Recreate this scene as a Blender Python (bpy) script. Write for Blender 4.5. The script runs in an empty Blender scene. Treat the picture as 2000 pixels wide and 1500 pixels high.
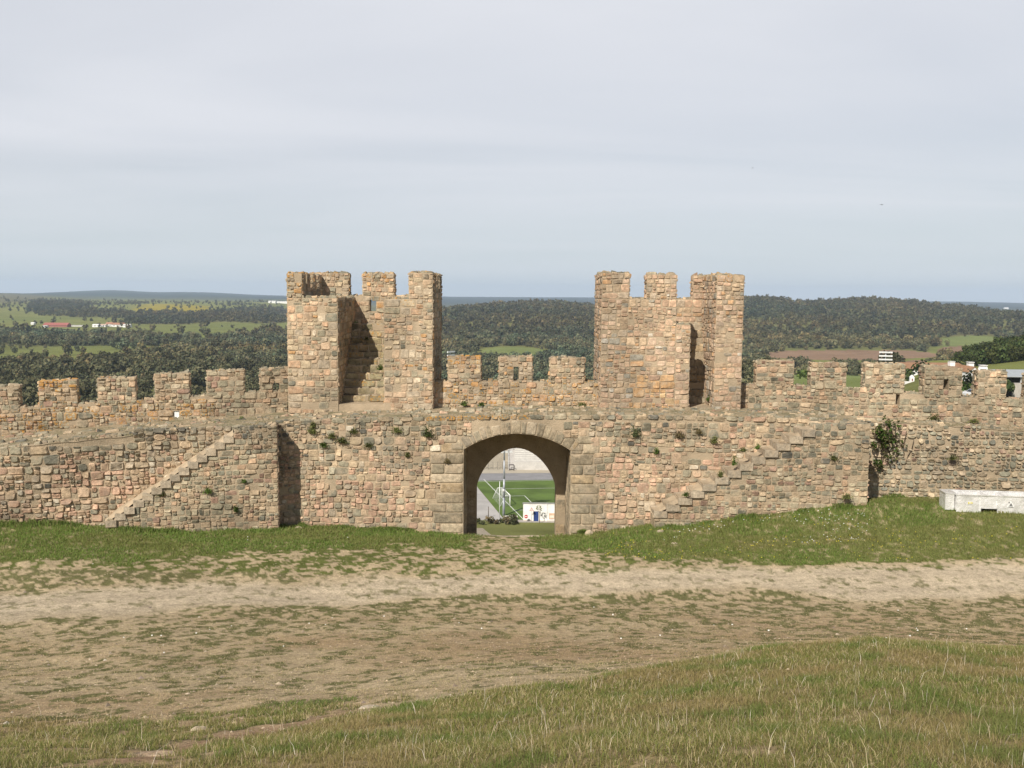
import bpy, math, random
import numpy as np
from mathutils import Vector, Matrix
SC = bpy.context.scene
COL = SC.collection
R = math.radians
# ------------------------------------------------------------------ camera
F = 1850.0                       # focal length in pixels of a 2000 px wide frame
PITCH, ROLL = R(5.27), R(0.5)
fwd = np.array([0, math.cos(PITCH), -math.sin(PITCH)])
up0 = np.array([0, math.sin(PITCH), math.cos(PITCH)])
rt0 = np.array([1.0, 0, 0])
rt = math.cos(ROLL)*rt0 + math.sin(ROLL)*up0
up = -math.sin(ROLL)*rt0 + math.cos(ROLL)*up0
cam = bpy.data.cameras.new("camera"); co = bpy.data.objects.new("camera", cam); COL.objects.link(co)
cam.sensor_width = 36; cam.lens = 36*F/2000; cam.clip_start = .1; cam.clip_end = 60000
co.matrix_world = Matrix(((rt[0], up[0], -fwd[0], 0), (rt[1], up[1], -fwd[1], 0), (rt[2], up[2], -fwd[2], 0), (0, 0, 0, 1)))
SC.camera = co
# ------------------------------------------------------------------ sky, sun, exposure
SUN_EL, SUN_AZ = R(41), R(180+29)            # azimuth from +Y, clockwise
sv = Vector((math.sin(SUN_AZ)*math.cos(SUN_EL), math.cos(SUN_AZ)*math.cos(SUN_EL), math.sin(SUN_EL)))
sun = bpy.data.lights.new("sun", 'SUN'); sun.energy = 5.0; sun.angle = R(.5); sun.color = (1, .93, .82)
so = bpy.data.objects.new("sun", sun); COL.objects.link(so); so.location = (-20, -40, 60)
so.rotation_euler = (-sv).to_track_quat('-Z', 'Y').to_euler()
W = bpy.data.worlds.new("World"); SC.world = W; W.use_nodes = True
nt = W.node_tree; N = nt.nodes; L = nt.links; N.clear()
out = N.new('ShaderNodeOutputWorld'); bg = N.new('ShaderNodeBackground'); bg.inputs[1].default_value = 0.06
sky = N.new('ShaderNodeTexSky'); sky.sky_type = 'NISHITA'; sky.sun_disc = False
sky.sun_elevation = SUN_EL; sky.sun_rotation = SUN_AZ; sky.air_density = 1.0; sky.dust_density = .6; sky.ozone_density = 1.5
tc = N.new('ShaderNodeTexCoord'); sep = N.new('ShaderNodeSeparateXYZ'); L.new(tc.outputs['Generated'], sep.inputs[0])
def wm(op, a, b=None, clamp=False):
    n = N.new('ShaderNodeMath'); n.operation = op; n.use_clamp = clamp
    for i, v in enumerate((a, b)):
        if v is None: continue
        if isinstance(v, (int, float)): n.inputs[i].default_value = v
        else: L.new(v, n.inputs[i])
    return n.outputs[0]
zz = wm('MAXIMUM', sep.outputs[2], 0.0); den = wm('ADD', zz, 0.09)
cx = wm('DIVIDE', sep.outputs[0], den); cy = wm('DIVIDE', sep.outputs[1], den)
cmb = N.new('ShaderNodeCombineXYZ'); L.new(wm('MULTIPLY', cx, .45), cmb.inputs[0]); L.new(cy, cmb.inputs[1])
nz = N.new('ShaderNodeTexNoise'); nz.inputs['Scale'].default_value = .55; nz.inputs['Detail'].default_value = 5; nz.inputs['Roughness'].default_value = .5
nz.inputs['Distortion'].default_value = .4
L.new(cmb.outputs[0], nz.inputs[0])
cl = N.new('ShaderNodeMapRange'); cl.inputs[1].default_value = .3; cl.inputs[2].default_value = .7; cl.inputs[3].default_value = .60; cl.inputs[4].default_value = 1.0
L.new(nz.outputs[0], cl.inputs[0])
lo = N.new('ShaderNodeMapRange'); lo.interpolation_type = 'SMOOTHSTEP'     # veil thins out towards the horizon
lo.inputs[1].default_value = 0.0; lo.inputs[2].default_value = .15; lo.inputs[3].default_value = .45; lo.inputs[4].default_value = 1
L.new(zz, lo.inputs[0])
hi = N.new('ShaderNodeMapRange'); hi.interpolation_type = 'SMOOTHSTEP'     # and overhead, where it is clear blue
hi.inputs[1].default_value = .30; hi.inputs[2].default_value = .5; hi.inputs[3].default_value = 1; hi.inputs[4].default_value = .12
L.new(zz, hi.inputs[0])
fac = wm('MULTIPLY', wm('MULTIPLY', cl.outputs[0], lo.outputs[0]), hi.outputs[0], True)
mx = N.new('ShaderNodeMixRGB'); mx.inputs[2].default_value = (12.0, 12.2, 12.9, 1)
hz = N.new('ShaderNodeMapRange'); hz.interpolation_type = 'SMOOTHSTEP'; hz.inputs[1].default_value = -.01; hz.inputs[2].default_value = .16; hz.inputs[3].default_value = .85; hz.inputs[4].default_value = 0
L.new(zz, hz.inputs[0]); mh = N.new('ShaderNodeMixRGB'); mh.inputs[2].default_value = (9.0, 10.4, 11.6, 1); L.new(hz.outputs[0], mh.inputs[0]); L.new(sky.outputs[0], mh.inputs[1])
L.new(fac, mx.inputs[0]); L.new(mh.outputs[0], mx.inputs[1]); L.new(mx.outputs[0], bg.inputs[0]); L.new(bg.outputs[0], out.inputs[0])
SC.view_settings.view_transform = 'Standard'; SC.view_settings.look = 'None'; SC.view_settings.exposure = .20; SC.view_settings.gamma = 1
SC.render.engine = 'CYCLES'; SC.cycles.use_denoising = True
SC.cycles.max_bounces = 6; SC.cycles.diffuse_bounces = 3; SC.cycles.volume_bounces = 1; SC.cycles.transparent_max_bounces = 8

# ------------------------------------------------------------------ helpers
def ray(px, py):
    return rt*((px-1000)/F) + up*(-(py-750)/F) + fwd
def at(px, py, Y):                       # the point of the pixel's ray at forward distance Y
    d = ray(px, py); return d*(Y/d[1])
def at_z(px, py, z):
    d = ray(px, py); return d*(z/d[2])
def project(x, y, z):
    P = np.stack([x, y, z], -1); w = P@fwd
    return 1000+F*(P@rt)/w, 750-F*(P@up)/w
def _h(ix, iy, seed):
    n = (ix.astype(np.int64)*374761393 + iy.astype(np.int64)*668265263 + seed*974711) & 0x7fffffff
    n = ((n ^ (n >> 13))*1274126177) & 0x7fffffff
    n = ((n ^ (n >> 16))*69069+12345) & 0x7fffffff
    return (n & 0xffff)/65535.0
def vnoise(x, y, seed=0):
    x = np.asarray(x, float); y = np.asarray(y, float)
    ix = np.floor(x); iy = np.floor(y); fx = x-ix; fy = y-iy
    fx = fx*fx*(3-2*fx); fy = fy*fy*(3-2*fy)
    a = _h(ix, iy, seed); b = _h(ix+1, iy, seed); c = _h(ix, iy+1, seed); d = _h(ix+1, iy+1, seed)
    return (a*(1-fx)+b*fx)*(1-fy)+(c*(1-fx)+d*fx)*fy
def fbm(x, y, seed=0, o=4):
    s = 0; a = .5; t = 0
    for i in range(o):
        s = s+a*vnoise(x*2**i+17.3*i, y*2**i-9.1*i, seed+i); t += a; a *= .5
    return s/t
def sst(a, b, x):
    t = np.clip((x-a)/(b-a), 0, 1); return t*t*(3-2*t)
def tag(o, label=None, cat=None, group=None, kind=None):
    if label: o['label'] = label
    if cat: o['category'] = cat
    if group: o['group'] = group
    if kind: o['kind'] = kind
    return o
def thing(name, label, cat, loc, group=None):
    o = bpy.data.objects.new(name, None); COL.objects.link(o); o.location = [float(v) for v in loc]; o.empty_display_size = .3
    return tag(o, label, cat, group)
class Acc:
    """collects verts, polygons of any size, per-vertex colour, material index; builds ONE mesh"""
    def __init__(s): s.V = []; s.C = []; s.P = []; s.n = 0
    def add(s, V, polys, col, mi=0, smooth=False):
        V = np.asarray(V, float).reshape(-1, 3); c = np.asarray(col, float)
        if c.ndim == 1:
            if len(c) == 3: c = np.append(c, 0)
            c = np.tile(c, (len(V), 1))
        elif c.shape[1] == 3: c = np.hstack([c, np.zeros((len(c), 1))])
        for p in polys:
            p = np.asarray(p, int); p = p.reshape(-1, p.shape[-1])
            s.P.append((p+s.n, mi, smooth))
        s.V.append(V); s.C.append(c); s.n += len(V)
    def box(s, x0, x1, y0, y1, z0, z1, col=(.5, .5, .5), mi=0):
        V = [(x, y, z) for z in (z0, z1) for y in (y0, y1) for x in (x0, x1)]
        s.add(V, [[(0, 2, 3, 1), (4, 5, 7, 6), (0, 1, 5, 4), (2, 6, 7, 3), (0, 4, 6, 2), (1, 3, 7, 5)]], col, mi)
    def hexa(s, V8, col=(.5, .5, .5), mi=0):      # bottom 4 (ccw) then top 4
        s.add(V8, [[(0, 3, 2, 1), (4, 5, 6, 7), (0, 1, 5, 4), (1, 2, 6, 5), (2, 3, 7, 6), (3, 0, 4, 7)]], col, mi)
    def tube(s, a, b, r0, r1=None, n=8, col=(.5, .5, .5), mi=0):
        a = np.array(a, float); b = np.array(b, float); r1 = r0 if r1 is None else r1
        d = b-a; d /= np.linalg.norm(d); e = np.cross(d, [0, 0, 1] if abs(d[2]) < .9 else [1, 0, 0]); e /= np.linalg.norm(e); g = np.cross(d, e)
        t = np.arange(n)*2*math.pi/n; ring = np.cos(t)[:, None]*e+np.sin(t)[:, None]*g
        V = np.vstack([a+ring*r0, b+ring*r1]); i = np.arange(n); j = (i+1) % n
        s.add(V, [np.stack([i, j, j+n, i+n], 1), i[::-1][None, :], (i+n)[None, :]], col, mi, True)
    def build(s, name, mats, parent=None):
        V = np.vstack(s.V); C = np.vstack(s.C)
        me = bpy.data.meshes.new(name)
        nl = sum(p.size for p, _, _ in s.P); npoly = sum(len(p) for p, _, _ in s.P)
        me.vertices.add(len(V)); me.loops.add(nl); me.polygons.add(npoly)
        me.vertices.foreach_set('co', V.astype(np.float32).ravel())
        me.loops.foreach_set('vertex_index', np.concatenate([p.ravel() for p, _, _ in s.P]).astype(np.int32))
        tot = np.concatenate([np.full(len(p), p.shape[1]) for p, _, _ in s.P]); st = np.concatenate([[0], np.cumsum(tot)[:-1]])
        me.polygons.foreach_set('loop_start', st.astype(np.int32))
        try: me.polygons.foreach_set('loop_total', tot.astype(np.int32))
        except Exception: pass
        me.polygons.foreach_set('material_index', np.concatenate([np.full(len(p), m) for p, m, _ in s.P]).astype(np.int32))
        me.polygons.foreach_set('use_smooth', np.concatenate([np.full(len(p), sm) for p, _, sm in s.P]).astype(bool))
        at_ = me.attributes.new('Col', 'FLOAT_COLOR', 'POINT'); at_.data.foreach_set('color', C.astype(np.float32).ravel())
        me.update(calc_edges=True); me.validate()
        for m in (mats if isinstance(mats, (list, tuple)) else [mats]): me.materials.append(m)
        o = bpy.data.objects.new(name, me); COL.objects.link(o)
        if parent is not None:
            o.parent = parent
            if parent.type == 'EMPTY': o.location = -parent.location
        return o

# ------------------------------------------------------------------ materials
class MT:
    def __init__(s, name):
        s.m = bpy.data.materials.new(name); s.m.use_nodes = True; s.t = s.m.node_tree; s.N = s.t.nodes; s.b = s.N['Principled BSDF']
        s.b.inputs['Specular IOR Level'].default_value = .15; s.b.inputs['Roughness'].default_value = .9
    def n(s, ty, **k):
        o = s.N.new(ty)
        for a, v in k.items():
            if a in ('operation', 'blend_type', 'use_clamp', 'attribute_name', 'interpolation_type', 'feature', 'noise_dimensions'): setattr(o, a, v)
            else: s.put(o.inputs[a.replace('_', ' ')], v)
        return o
    def put(s, i, v):
        if hasattr(v, 'is_output'): s.t.links.new(v, i)
        else: i.default_value = v
    def math(s, op, a, b=0.0, clamp=False):
        o = s.N.new('ShaderNodeMath'); o.operation = op; o.use_clamp = clamp; s.put(o.inputs[0], a); s.put(o.inputs[1], b); return o.outputs[0]
    def mix(s, f, a, b, bt='MIX'):
        o = s.N.new('ShaderNodeMixRGB'); o.blend_type = bt
        s.put(o.inputs[0], f); s.put(o.inputs[1], a if hasattr(a, 'is_output') else (*a, 1)); s.put(o.inputs[2], b if hasattr(b, 'is_output') else (*b, 1)); return o.outputs[0]
    def noise(s, scale, detail=4, rough=.55, vec=None):
        o = s.N.new('ShaderNodeTexNoise'); o.inputs['Scale'].default_value = scale; o.inputs['Detail'].default_value = detail; o.inputs['Roughness'].default_value = rough
        s.t.links.new(vec if vec is not None else s.pos(), o.inputs['Vector']); return o.outputs[0]
    def pos(s):
        if not hasattr(s, '_p'): s._p = s.N.new('ShaderNodeTexCoord').outputs['Object']
        return s._p
    def ramp(s, v, a, b, lo=0, hi=1, smooth=True):
        o = s.N.new('ShaderNodeMapRange'); o.interpolation_type = 'SMOOTHSTEP' if smooth else 'LINEAR'
        for i, q in enumerate((v, a, b, lo, hi)): s.put(o.inputs[i], q)
        return o.outputs[0]
    def attr(s):
        o = s.N.new('ShaderNodeAttribute'); o.attribute_name = 'Col'; return o
    def bump(s, h, dist, strength=1):
        o = s.N.new('ShaderNodeBump'); o.inputs['Distance'].default_value = dist; o.inputs['Strength'].default_value = strength
        s.put(o.inputs['Height'], h); s.put(s.b.inputs['Normal'], o.outputs[0])
    def base(s, c): s.put(s.b.inputs['Base Color'], c if hasattr(c, 'is_output') else (*c, 1)); return s
M = {}
def simple(name, col, rough=.8, metal=0, var=.15, scale=3.0):
    t = MT(name); n = t.noise(scale, 4); f = t.ramp(n, .25, .75, 1-var, 1+var)
    c = t.mix(1, col, t.N.new('ShaderNodeCombineXYZ').outputs[0], 'MULTIPLY') if 0 else None
    cc = t.N.new('ShaderNodeCombineXYZ')
    for i in range(3): t.put(cc.inputs[i], f)
    t.base(t.mix(1, col, cc.outputs[0], 'MULTIPLY')); t.b.inputs['Roughness'].default_value = rough; t.b.inputs['Metallic'].default_value = metal
    M[name] = t.m; return t.m
def stone_mat(name, bumpd=.022, lich=1.0):
    t = MT(name); a = t.attr()
    n1 = t.noise(7, 5, .6); n2 = t.noise(38, 4, .6); n3 = t.noise(1.6, 5, .6); n4 = t.noise(16, 3, .6)
    g = t.math('MULTIPLY', t.ramp(n1, .25, .75, .66, 1.28), t.ramp(n2, .25, .75, .70, 1.26))
    cc = t.N.new('ShaderNodeCombineXYZ')
    for i in range(3): t.put(cc.inputs[i], g)
    c = t.mix(1, a.outputs['Color'], cc.outputs[0], 'MULTIPLY')
    n6 = t.noise(.42, 4, .6); w6 = t.ramp(n6, .3, .7, .70, 1.16); cw = t.N.new('ShaderNodeCombineXYZ')
    for i in range(3): t.put(cw.inputs[i], w6)
    c = t.mix(1, c, cw.outputs[0], 'MULTIPLY')
    n5 = t.noise(2.9, 5, .65); c = t.mix(t.math('MULTIPLY', t.ramp(n5, .52, .62), t.ramp(n2, .35, .6, .25, .75)), c, (.43, .335, .23))
    # grey weathering crust, then orange lichen where the mesh asks for it
    c = t.mix(t.math('MULTIPLY', t.ramp(n3, .5, .68), .35), c, (.19, .18, .15))
    lm = t.math('MULTIPLY', t.ramp(t.math('ADD', n4, t.math('MULTIPLY', a.outputs['Alpha'], .32)), .62, .74), t.ramp(a.outputs['Alpha'], .03, .35))
    c = t.mix(t.math('MULTIPLY', lm, .8*lich), c, (.44, .22, .045))
    t.base(c); t.b.inputs['Roughness'].default_value = .95
    t.bump(t.math('ADD', t.math('MULTIPLY', n1, .6), t.math('MULTIPLY', n2, .5)), bumpd)
    M[name] = t.m; return t.m
stone_mat('stone'); 
def mortar_mat():
    t = MT('mortar'); n1 = t.noise(2.2, 6, .6); n2 = t.noise(26, 5, .65)
    c = t.mix(t.ramp(n1, .35, .65), (.46, .365, .25), (.33, .27, .185))
    c = t.mix(t.ramp(n2, .35, .7), c, (.46, .36, .25))
    n6 = t.noise(.42, 4, .6); cw = t.N.new('ShaderNodeCombineXYZ'); w6 = t.ramp(n6, .3, .7, .72, 1.12)
    for i in range(3): t.put(cw.inputs[i], w6)
    c = t.mix(1, c, cw.outputs[0], 'MULTIPLY')
    t.base(c); t.bump(n2, .03); M['mortar'] = t.m
mortar_mat()
def walk_mat():
    t = MT('wall_top_earth'); n1 = t.noise(1.3, 6, .6); n2 = t.noise(14, 5, .65)
    c = t.mix(t.ramp(n1, .4, .62), (.33, .26, .17), (.17, .155, .09)); c = t.mix(t.ramp(n2, .45, .7), c, (.38, .31, .21))
    t.base(c); t.bump(n2, .04); M['walk'] = t.m
walk_mat()
def leaf_mat(name, objvar=True):
    t = MT(name); a = t.attr(); c = a.outputs['Color']
    if objvar:
        oi = t.N.new('ShaderNodeObjectInfo'); r = t.ramp(oi.outputs['Random'], 0, 1, .62, 1.42, False)
        cc = t.N.new('ShaderNodeCombineXYZ')
        for i in range(3): t.put(cc.inputs[i], r)
        c = t.mix(1, c, cc.outputs[0], 'MULTIPLY')
    t.base(c); t.b.inputs['Roughness'].default_value = .75; t.b.inputs['Specular IOR Level'].default_value = .1
    tr = t.N.new('ShaderNodeBsdfTranslucent'); t.put(tr.inputs[0], c)
    ms = t.N.new('ShaderNodeMixShader'); ms.inputs[0].default_value = .22
    t.t.links.new(t.b.outputs[0], ms.inputs[1]); t.t.links.new(tr.outputs[0], ms.inputs[2]); t.t.links.new(ms.outputs[0], t.N['Material Output'].inputs[0])
    M[name] = t.m
leaf_mat('leaf'); leaf_mat('grass', False)
def ground_mat():
    t = MT('ground'); a = t.attr(); n1 = t.noise(5, 6, .65); n2 = t.noise(45, 4, .7); n3 = t.noise(.02, 5, .6)
    g = t.math('MULTIPLY', t.ramp(n1, .25, .75, .8, 1.18), t.ramp(n2, .25, .75, .62, 1.34)); g = t.math('MULTIPLY', g, t.ramp(t.noise(17, 4, .7), .3, .7, .80, 1.18)); g = t.math('MULTIPLY', g, t.ramp(n3, .3, .7, .88, 1.12))
    cc = t.N.new('ShaderNodeCombineXYZ')
    for i in range(3): t.put(cc.inputs[i], g)
    t.base(t.mix(1, a.outputs['Color'], cc.outputs[0], 'MULTIPLY')); t.b.inputs['Roughness'].default_value = 1; t.b.inputs['Specular IOR Level'].default_value = 0
    t.bump(t.math('ADD', n1, t.math('MULTIPLY', n2, .4)), .035); M['ground'] = t.m
ground_mat()
def attr_mat(name, rough=.85, metal=0):
    t = MT(name); a = t.attr(); n1 = t.noise(1.2, 5, .6)
    cc = t.N.new('ShaderNodeCombineXYZ'); g = t.ramp(n1, .25, .75, .88, 1.1)
    for i in range(3): t.put(cc.inputs[i], g)
    t.base(t.mix(1, a.outputs['Color'], cc.outputs[0], 'MULTIPLY')); t.b.inputs['Roughness'].default_value = rough; t.b.inputs['Metallic'].default_value = metal
    M[name] = t.m
attr_mat('paint'); attr_mat('metal_paint', .45, .3)
def steel_mat():
    t = MT('steel'); n1 = t.noise(2.5, 4, .6); n2 = t.noise(9, 4, .6)
    n3 = t.noise(5.5, 5, .7); t.base(t.mix(t.ramp(n3, .58, .76, 0, .4), t.mix(t.ramp(n1, .35, .7), (.94, .93, .92), (.74, .73, .71)), (.36, .33, .29))); t.b.inputs['Metallic'].default_value = .45
    t.put(t.b.inputs['Roughness'], t.ramp(n2, .3, .7, .16, .40)); t.bump(n1, .06); M['steel'] = t.m
steel_mat()

# ------------------------------------------------------------------ ground: one sheet to the horizon
GP = [-500, 0, 300, 650, 880, 1000, 1140, 1300, 1700, 2000, 2500]
INNER = {  # (row in the photo, distance) pairs of the ground's own profile, eight view directions
 0:    [(1500, 5.4), (1440, 8), (1400, 10), (1300, 14.5), (1220, 18.8), (1150, 22.3), (1100, 24.4), (1060, 26.4), (1022, 28.3)],
 300:  [(1500, 5.4), (1440, 7.6), (1400, 9.5), (1300, 14), (1230, 18), (1200, 19.8), (1150, 22.3), (1110, 24.3), (1060, 27.5), (1031, 30)],
 650:  [(1500, 5.0), (1430, 7.0), (1395, 8.6), (1330, 12.2), (1250, 16.6), (1200, 20), (1170, 21.8), (1105, 24.8), (1060, 28), (1028, 31)],
 1000: [(1500, 4.6), (1420, 6.5), (1370, 8.3), (1340, 9.5), (1300, 12.5), (1250, 16.5), (1200, 20), (1180, 21.5), (1100, 25.3), (1070, 28), (1050, 31)],
 880: [(1500, 4.7), (1425, 6.6), (1380, 8.4), (1345, 10), (1300, 12.8), (1250, 16.5), (1200, 20), (1178, 21.5), (1102, 25.1), (1066, 28), (1046, 31)],
 1140: [(1500, 4.4), (1412, 6.4), (1355, 8.3), (1325, 9.7), (1290, 13), (1246, 16.8), (1200, 19.9), (1178, 21.6), (1100, 25.2), (1070, 28), (1050, 31)],
 1300: [(1500, 4.1), (1400, 6.2), (1335, 8.3), (1295, 10), (1275, 14), (1240, 17), (1200, 19.8), (1175, 21.6), (1098, 25.2), (1050, 28.6), (1022, 30.6)],
 1700: [(1500, 3.6), (1400, 5.2), (1320, 7.0), (1265, 8.6), (1247, 9.6), (1253, 13), (1243, 16.5), (1232, 17.4), (1200, 19.5), (1175, 21.3), (1095, 25), (1040, 28), (1000, 29.5), (975, 30.3), (973, 32.4)],
 2000: [(1500, 3.8), (1400, 5.5), (1300, 8), (1268, 9.2), (1272, 13), (1255, 16), (1200, 19.3), (1175, 21), (1100, 24.5), (1050, 27), (1003, 29), (972, 31.9)]}
INNER[-500] = INNER[0]; INNER[2500] = INNER[2000]
UG = np.linspace(-.8, .8, 97); YG = np.concatenate([np.linspace(0, 35, 281)])
tab = np.zeros((len(GP), len(YG)))
for i, p in enumerate(GP):
    q = min(max(p, 0), 2000); pr = sorted([(Y, at(q, py, Y)[2]) for py, Y in INNER[p]])
    ys = [0.0]+[a for a, _ in pr]; zs = [-1.62]+[b for _, b in pr]
    tab[i] = np.interp(YG, ys, zs)
colu = (np.array(GP)-1000)/F
IT = np.stack([np.interp(UG, colu, tab[:, k]) for k in range(len(YG))], 1)
def blur(A, k, ax):
    w = np.exp(-.5*(np.arange(-3*k, 3*k+1)/k)**2); w /= w.sum()
    P = np.pad(A, [(3*k, 3*k) if i == ax else (0, 0) for i in (0, 1)], mode='edge')
    return np.apply_along_axis(lambda v: np.convolve(v, w, 'valid'), ax, P)
IT = blur(blur(IT, 2, 0), 2, 1)
def bil(T, ua, va, u, v):
    i = np.clip((u-ua[0])/(ua[1]-ua[0]), 0, len(ua)-1.001); j = np.clip((v-va[0])/(va[1]-va[0]), 0, len(va)-1.001)
    a = i.astype(int); b = j.astype(int); fa = i-a; fb = j-b
    return (T[a, b]*(1-fb)+T[a, b+1]*fb)*(1-fa)+(T[a+1, b]*(1-fb)+T[a+1, b+1]*fb)*fa
DK = np.array([34, 60, 100, 140, 165, 182, 186, 262, 400, 600, 950, 1300, 1700, 2200, 2600, 3500, 5000, 9500, 14000.])
ZL = [-9.2, -16, -26, -34, -37, -39, -39.5, -42, -45, -49, -53, -52, -50, -43, -34, -30, -34, 0, 0]
ZC = [-9.25, -17.5, -28.5, -37.5, -42, -44.6, -45, -45, -50, -55, -56, -48, -30, 0, 0, -50, -60, 0, 0]
ZR = [-9, -13, -18, -22, -24, -25, -25.5, -28, -33, -52, -57, -46, -26, 0, 0, -50, -60, 0, 0]
ZFR = [-9, -11, -14, -17, -18.3, -19.2, -19.4, -23, -25, -46, -56, -47, -27, 0, 0, -50, -60, 0, 0]
ZF2 = [-9, -11, -14, -17, -18.3, -19.2, -19.4, -22, -19.5, -38, -56, -47, -27, 0, 0, -50, -60, 0, 0]
ARCH = [(-600, ZL), (560, ZL), (800, ZC), (1300, ZC), (1450, ZR), (1720, ZR), (1800, ZFR), (1880, ZFR), (2000, ZF2), (2600, ZF2)]
CREST = [(560, 640), (800, 606), (865, 601), (950, 591), (1050, 584), (1160, 591), (1250, 597), (1350, 594), (1420, 582), (1450, 578), (1485, 573), (1520, 579), (1560, 588), (1620, 583), (1700, 576), (1750, 582), (1800, 588), (1845, 597), (1880, 592), (1940, 607), (2000, 613), (2300, 615)]
FARC = [(-300, 573), (0, 572), (60, 574), (100, 571), (150, 569), (190, 566), (235, 566), (290, 571), (360, 570), (420, 571), (480, 575), (560, 578), (865, 579), (1160, 581), (1350, 583), (1500, 585), (1800, 588), (1930, 590), (2000, 592), (2300, 596)]
PXS = np.arange(-600, 2601, 25.)
OT = np.zeros((len(PXS), len(DK)))
for k in range(len(DK)): OT[:, k] = np.interp(PXS, [a for a, _ in ARCH], [b[k] for _, b in ARCH])
for i, p in enumerate(PXS):
    q = min(max(p, -300), 2300)
    if p >= 560:
        z = at(q, np.interp(q, *zip(*CREST))+6, 2200)[2]; OT[i, 13] = z; OT[i, 14] = z-30
    z = at(q, np.interp(q, *zip(*FARC)), 9500)[2]; OT[i, 17] = z; OT[i, 18] = z-30
    if p < 130: OT[i, 15] = max(OT[i, 15], at(0, 580, 3500)[2]-0.15*max(0, p)); OT[i, 16] = at(max(q, -100), 573+max(p, 0)*.05, 5000)[2]
LK = np.linspace(math.log(34), math.log(14000), 400)
OT = np.stack([np.interp(LK, np.log(DK), OT[i]) for i in range(len(PXS))])
OT = blur(OT, 1, 0)
def height(x, y):
    x = np.asarray(x, float); y = np.asarray(y, float)
    r = np.hypot(x, y); yy = np.where(y > .62*r, y, .62*r)         # beyond the sides the land just continues
    u = x/np.maximum(yy, 1e-3)
    zi = bil(IT, UG, YG, u, np.clip(yy, 0, 34.9)) + (fbm(x*.9, y*.9, 5, 3)-.5)*.10
    ld = np.log(np.clip(yy, 34, 13999)); zo = bil(OT, PXS, LK, 1000+F*u, ld)
    amp = np.interp(yy, [200, 300, 600, 2200, 6000, 9000], [0, .6, 3, 4.5, 14, 6])
    zo = zo+(fbm(x/260, y/260, 9, 4)-.5)*amp
    w = np.clip((yy-31.15-1.6*sst(1620, 1690, 1000+F*u))/2.4, 0, 1)
    z = zi*(1-w)+zo*w
    back = sst(0, -200, y)
    return np.where(y < 0, -1.62*(1-back)-40*back, z)
LAWN = ([0, 300, 500, 800, 900, 1000, 1150, 1300, 1600, 2000], [1092, 1082, 1072, 1062, 1056, 1058, 1072, 1090, 1099, 1104])
PTOP = ([0, 300, 500, 1000, 1400, 1500, 1650, 2000], [1160, 1148, 1136, 1118, 1116, 1110, 1099, 1106])
PBOT = ([0, 200, 500, 1000, 1500, 1700, 2000], [1214, 1205, 1182, 1163, 1158, 1170, 1162])
FGL = ([-100, 330, 450, 560, 650, 800, 1000, 1150, 1300, 1500, 1700, 2000, 2100], [1560, 1512, 1468, 1432, 1402, 1378, 1347, 1333, 1298, 1262, 1247, 1268, 1275])
def uni(n, m=.5, s=.115): return 1/(1+np.exp(-1.7*(n-m)/s))
def cover(x, y, z):
    """share of the inner ground that is green, and its bare earth colour"""
    px, py = project(x, np.maximum(y, .5), z); w1 = (fbm(x*.5, y*.5, 31, 3)-.5)
    pyw = py+w1*34
    la = np.interp(px, *LAWN); p0 = np.interp(px, *PTOP); p1 = np.interp(px, *PBOT); fg = np.interp(px, *FGL)
    c = np.where(pyw < la, .97, np.where(pyw < p0, .97+(.55-.97)*np.clip((pyw-la)/14, 0, 1), np.where(pyw < p1, .05, .20)))
    f_ = (pyw-p0)/(p1-p0); c = np.where((f_ > 0) & (f_ < 1), c+.13*np.exp(-((f_-.55)/.13)**2)+.12*sst(.25, 0, f_), c)
    c = np.where((pyw >= p0-6) & (pyw < p0+10), .20, c)
    low = np.clip((pyw-p1)/70, 0, 1); c = np.where(pyw >= p1, .58*(1-low)+.26*low, c)
    c = np.where((px > 1150) & (pyw > p1), c+.14, c)
    tr = sst(.38, .62, fbm(x*.22+3, y*.35, 77, 2)); c = np.where(c > .9, c, c*(.78+.45*tr))
    gate = np.exp(-((px-985)/60)**2-((py-1062)/16)**2); c = c*(1-.75*gate)
    isfg = (y < 11.5) & (py > fg+w1*10) & (z < 0)
    left = (px < 700) & (py > np.interp(px, [0, 200, 420, 560, 700], [1432, 1425, 1400, 1378, 1360])+w1*30) & (y < 10)
    bare = np.exp(-((py-np.interp(px, [150, 300, 420, 560, 760], [1500, 1478, 1446, 1424, 1378]))/11)**2)*(px > 170)*(px < 820)
    c = np.where(left, .78-.75*bare, c); c = np.where(isfg, .97, c)
    path = sst(-8, 12, pyw-p0)*sst(10, -14, pyw-p1)
    red = sst(0, 60, pyw-p1)*sst(.3, .7, fbm(x*.33, y*.5, 12, 3)+.12*(px > 1200))
    return np.clip(c, 0, .98), path, red, isfg, px, py, bare*left
def green_mask(x, y, c):
    n = uni(.6*fbm(x*4.6, y*4.0, 41, 4)+.4*fbm(x*11, y*10, 43, 3), .5, .085); return sst(-.2, .25, n-(1-c))
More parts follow.
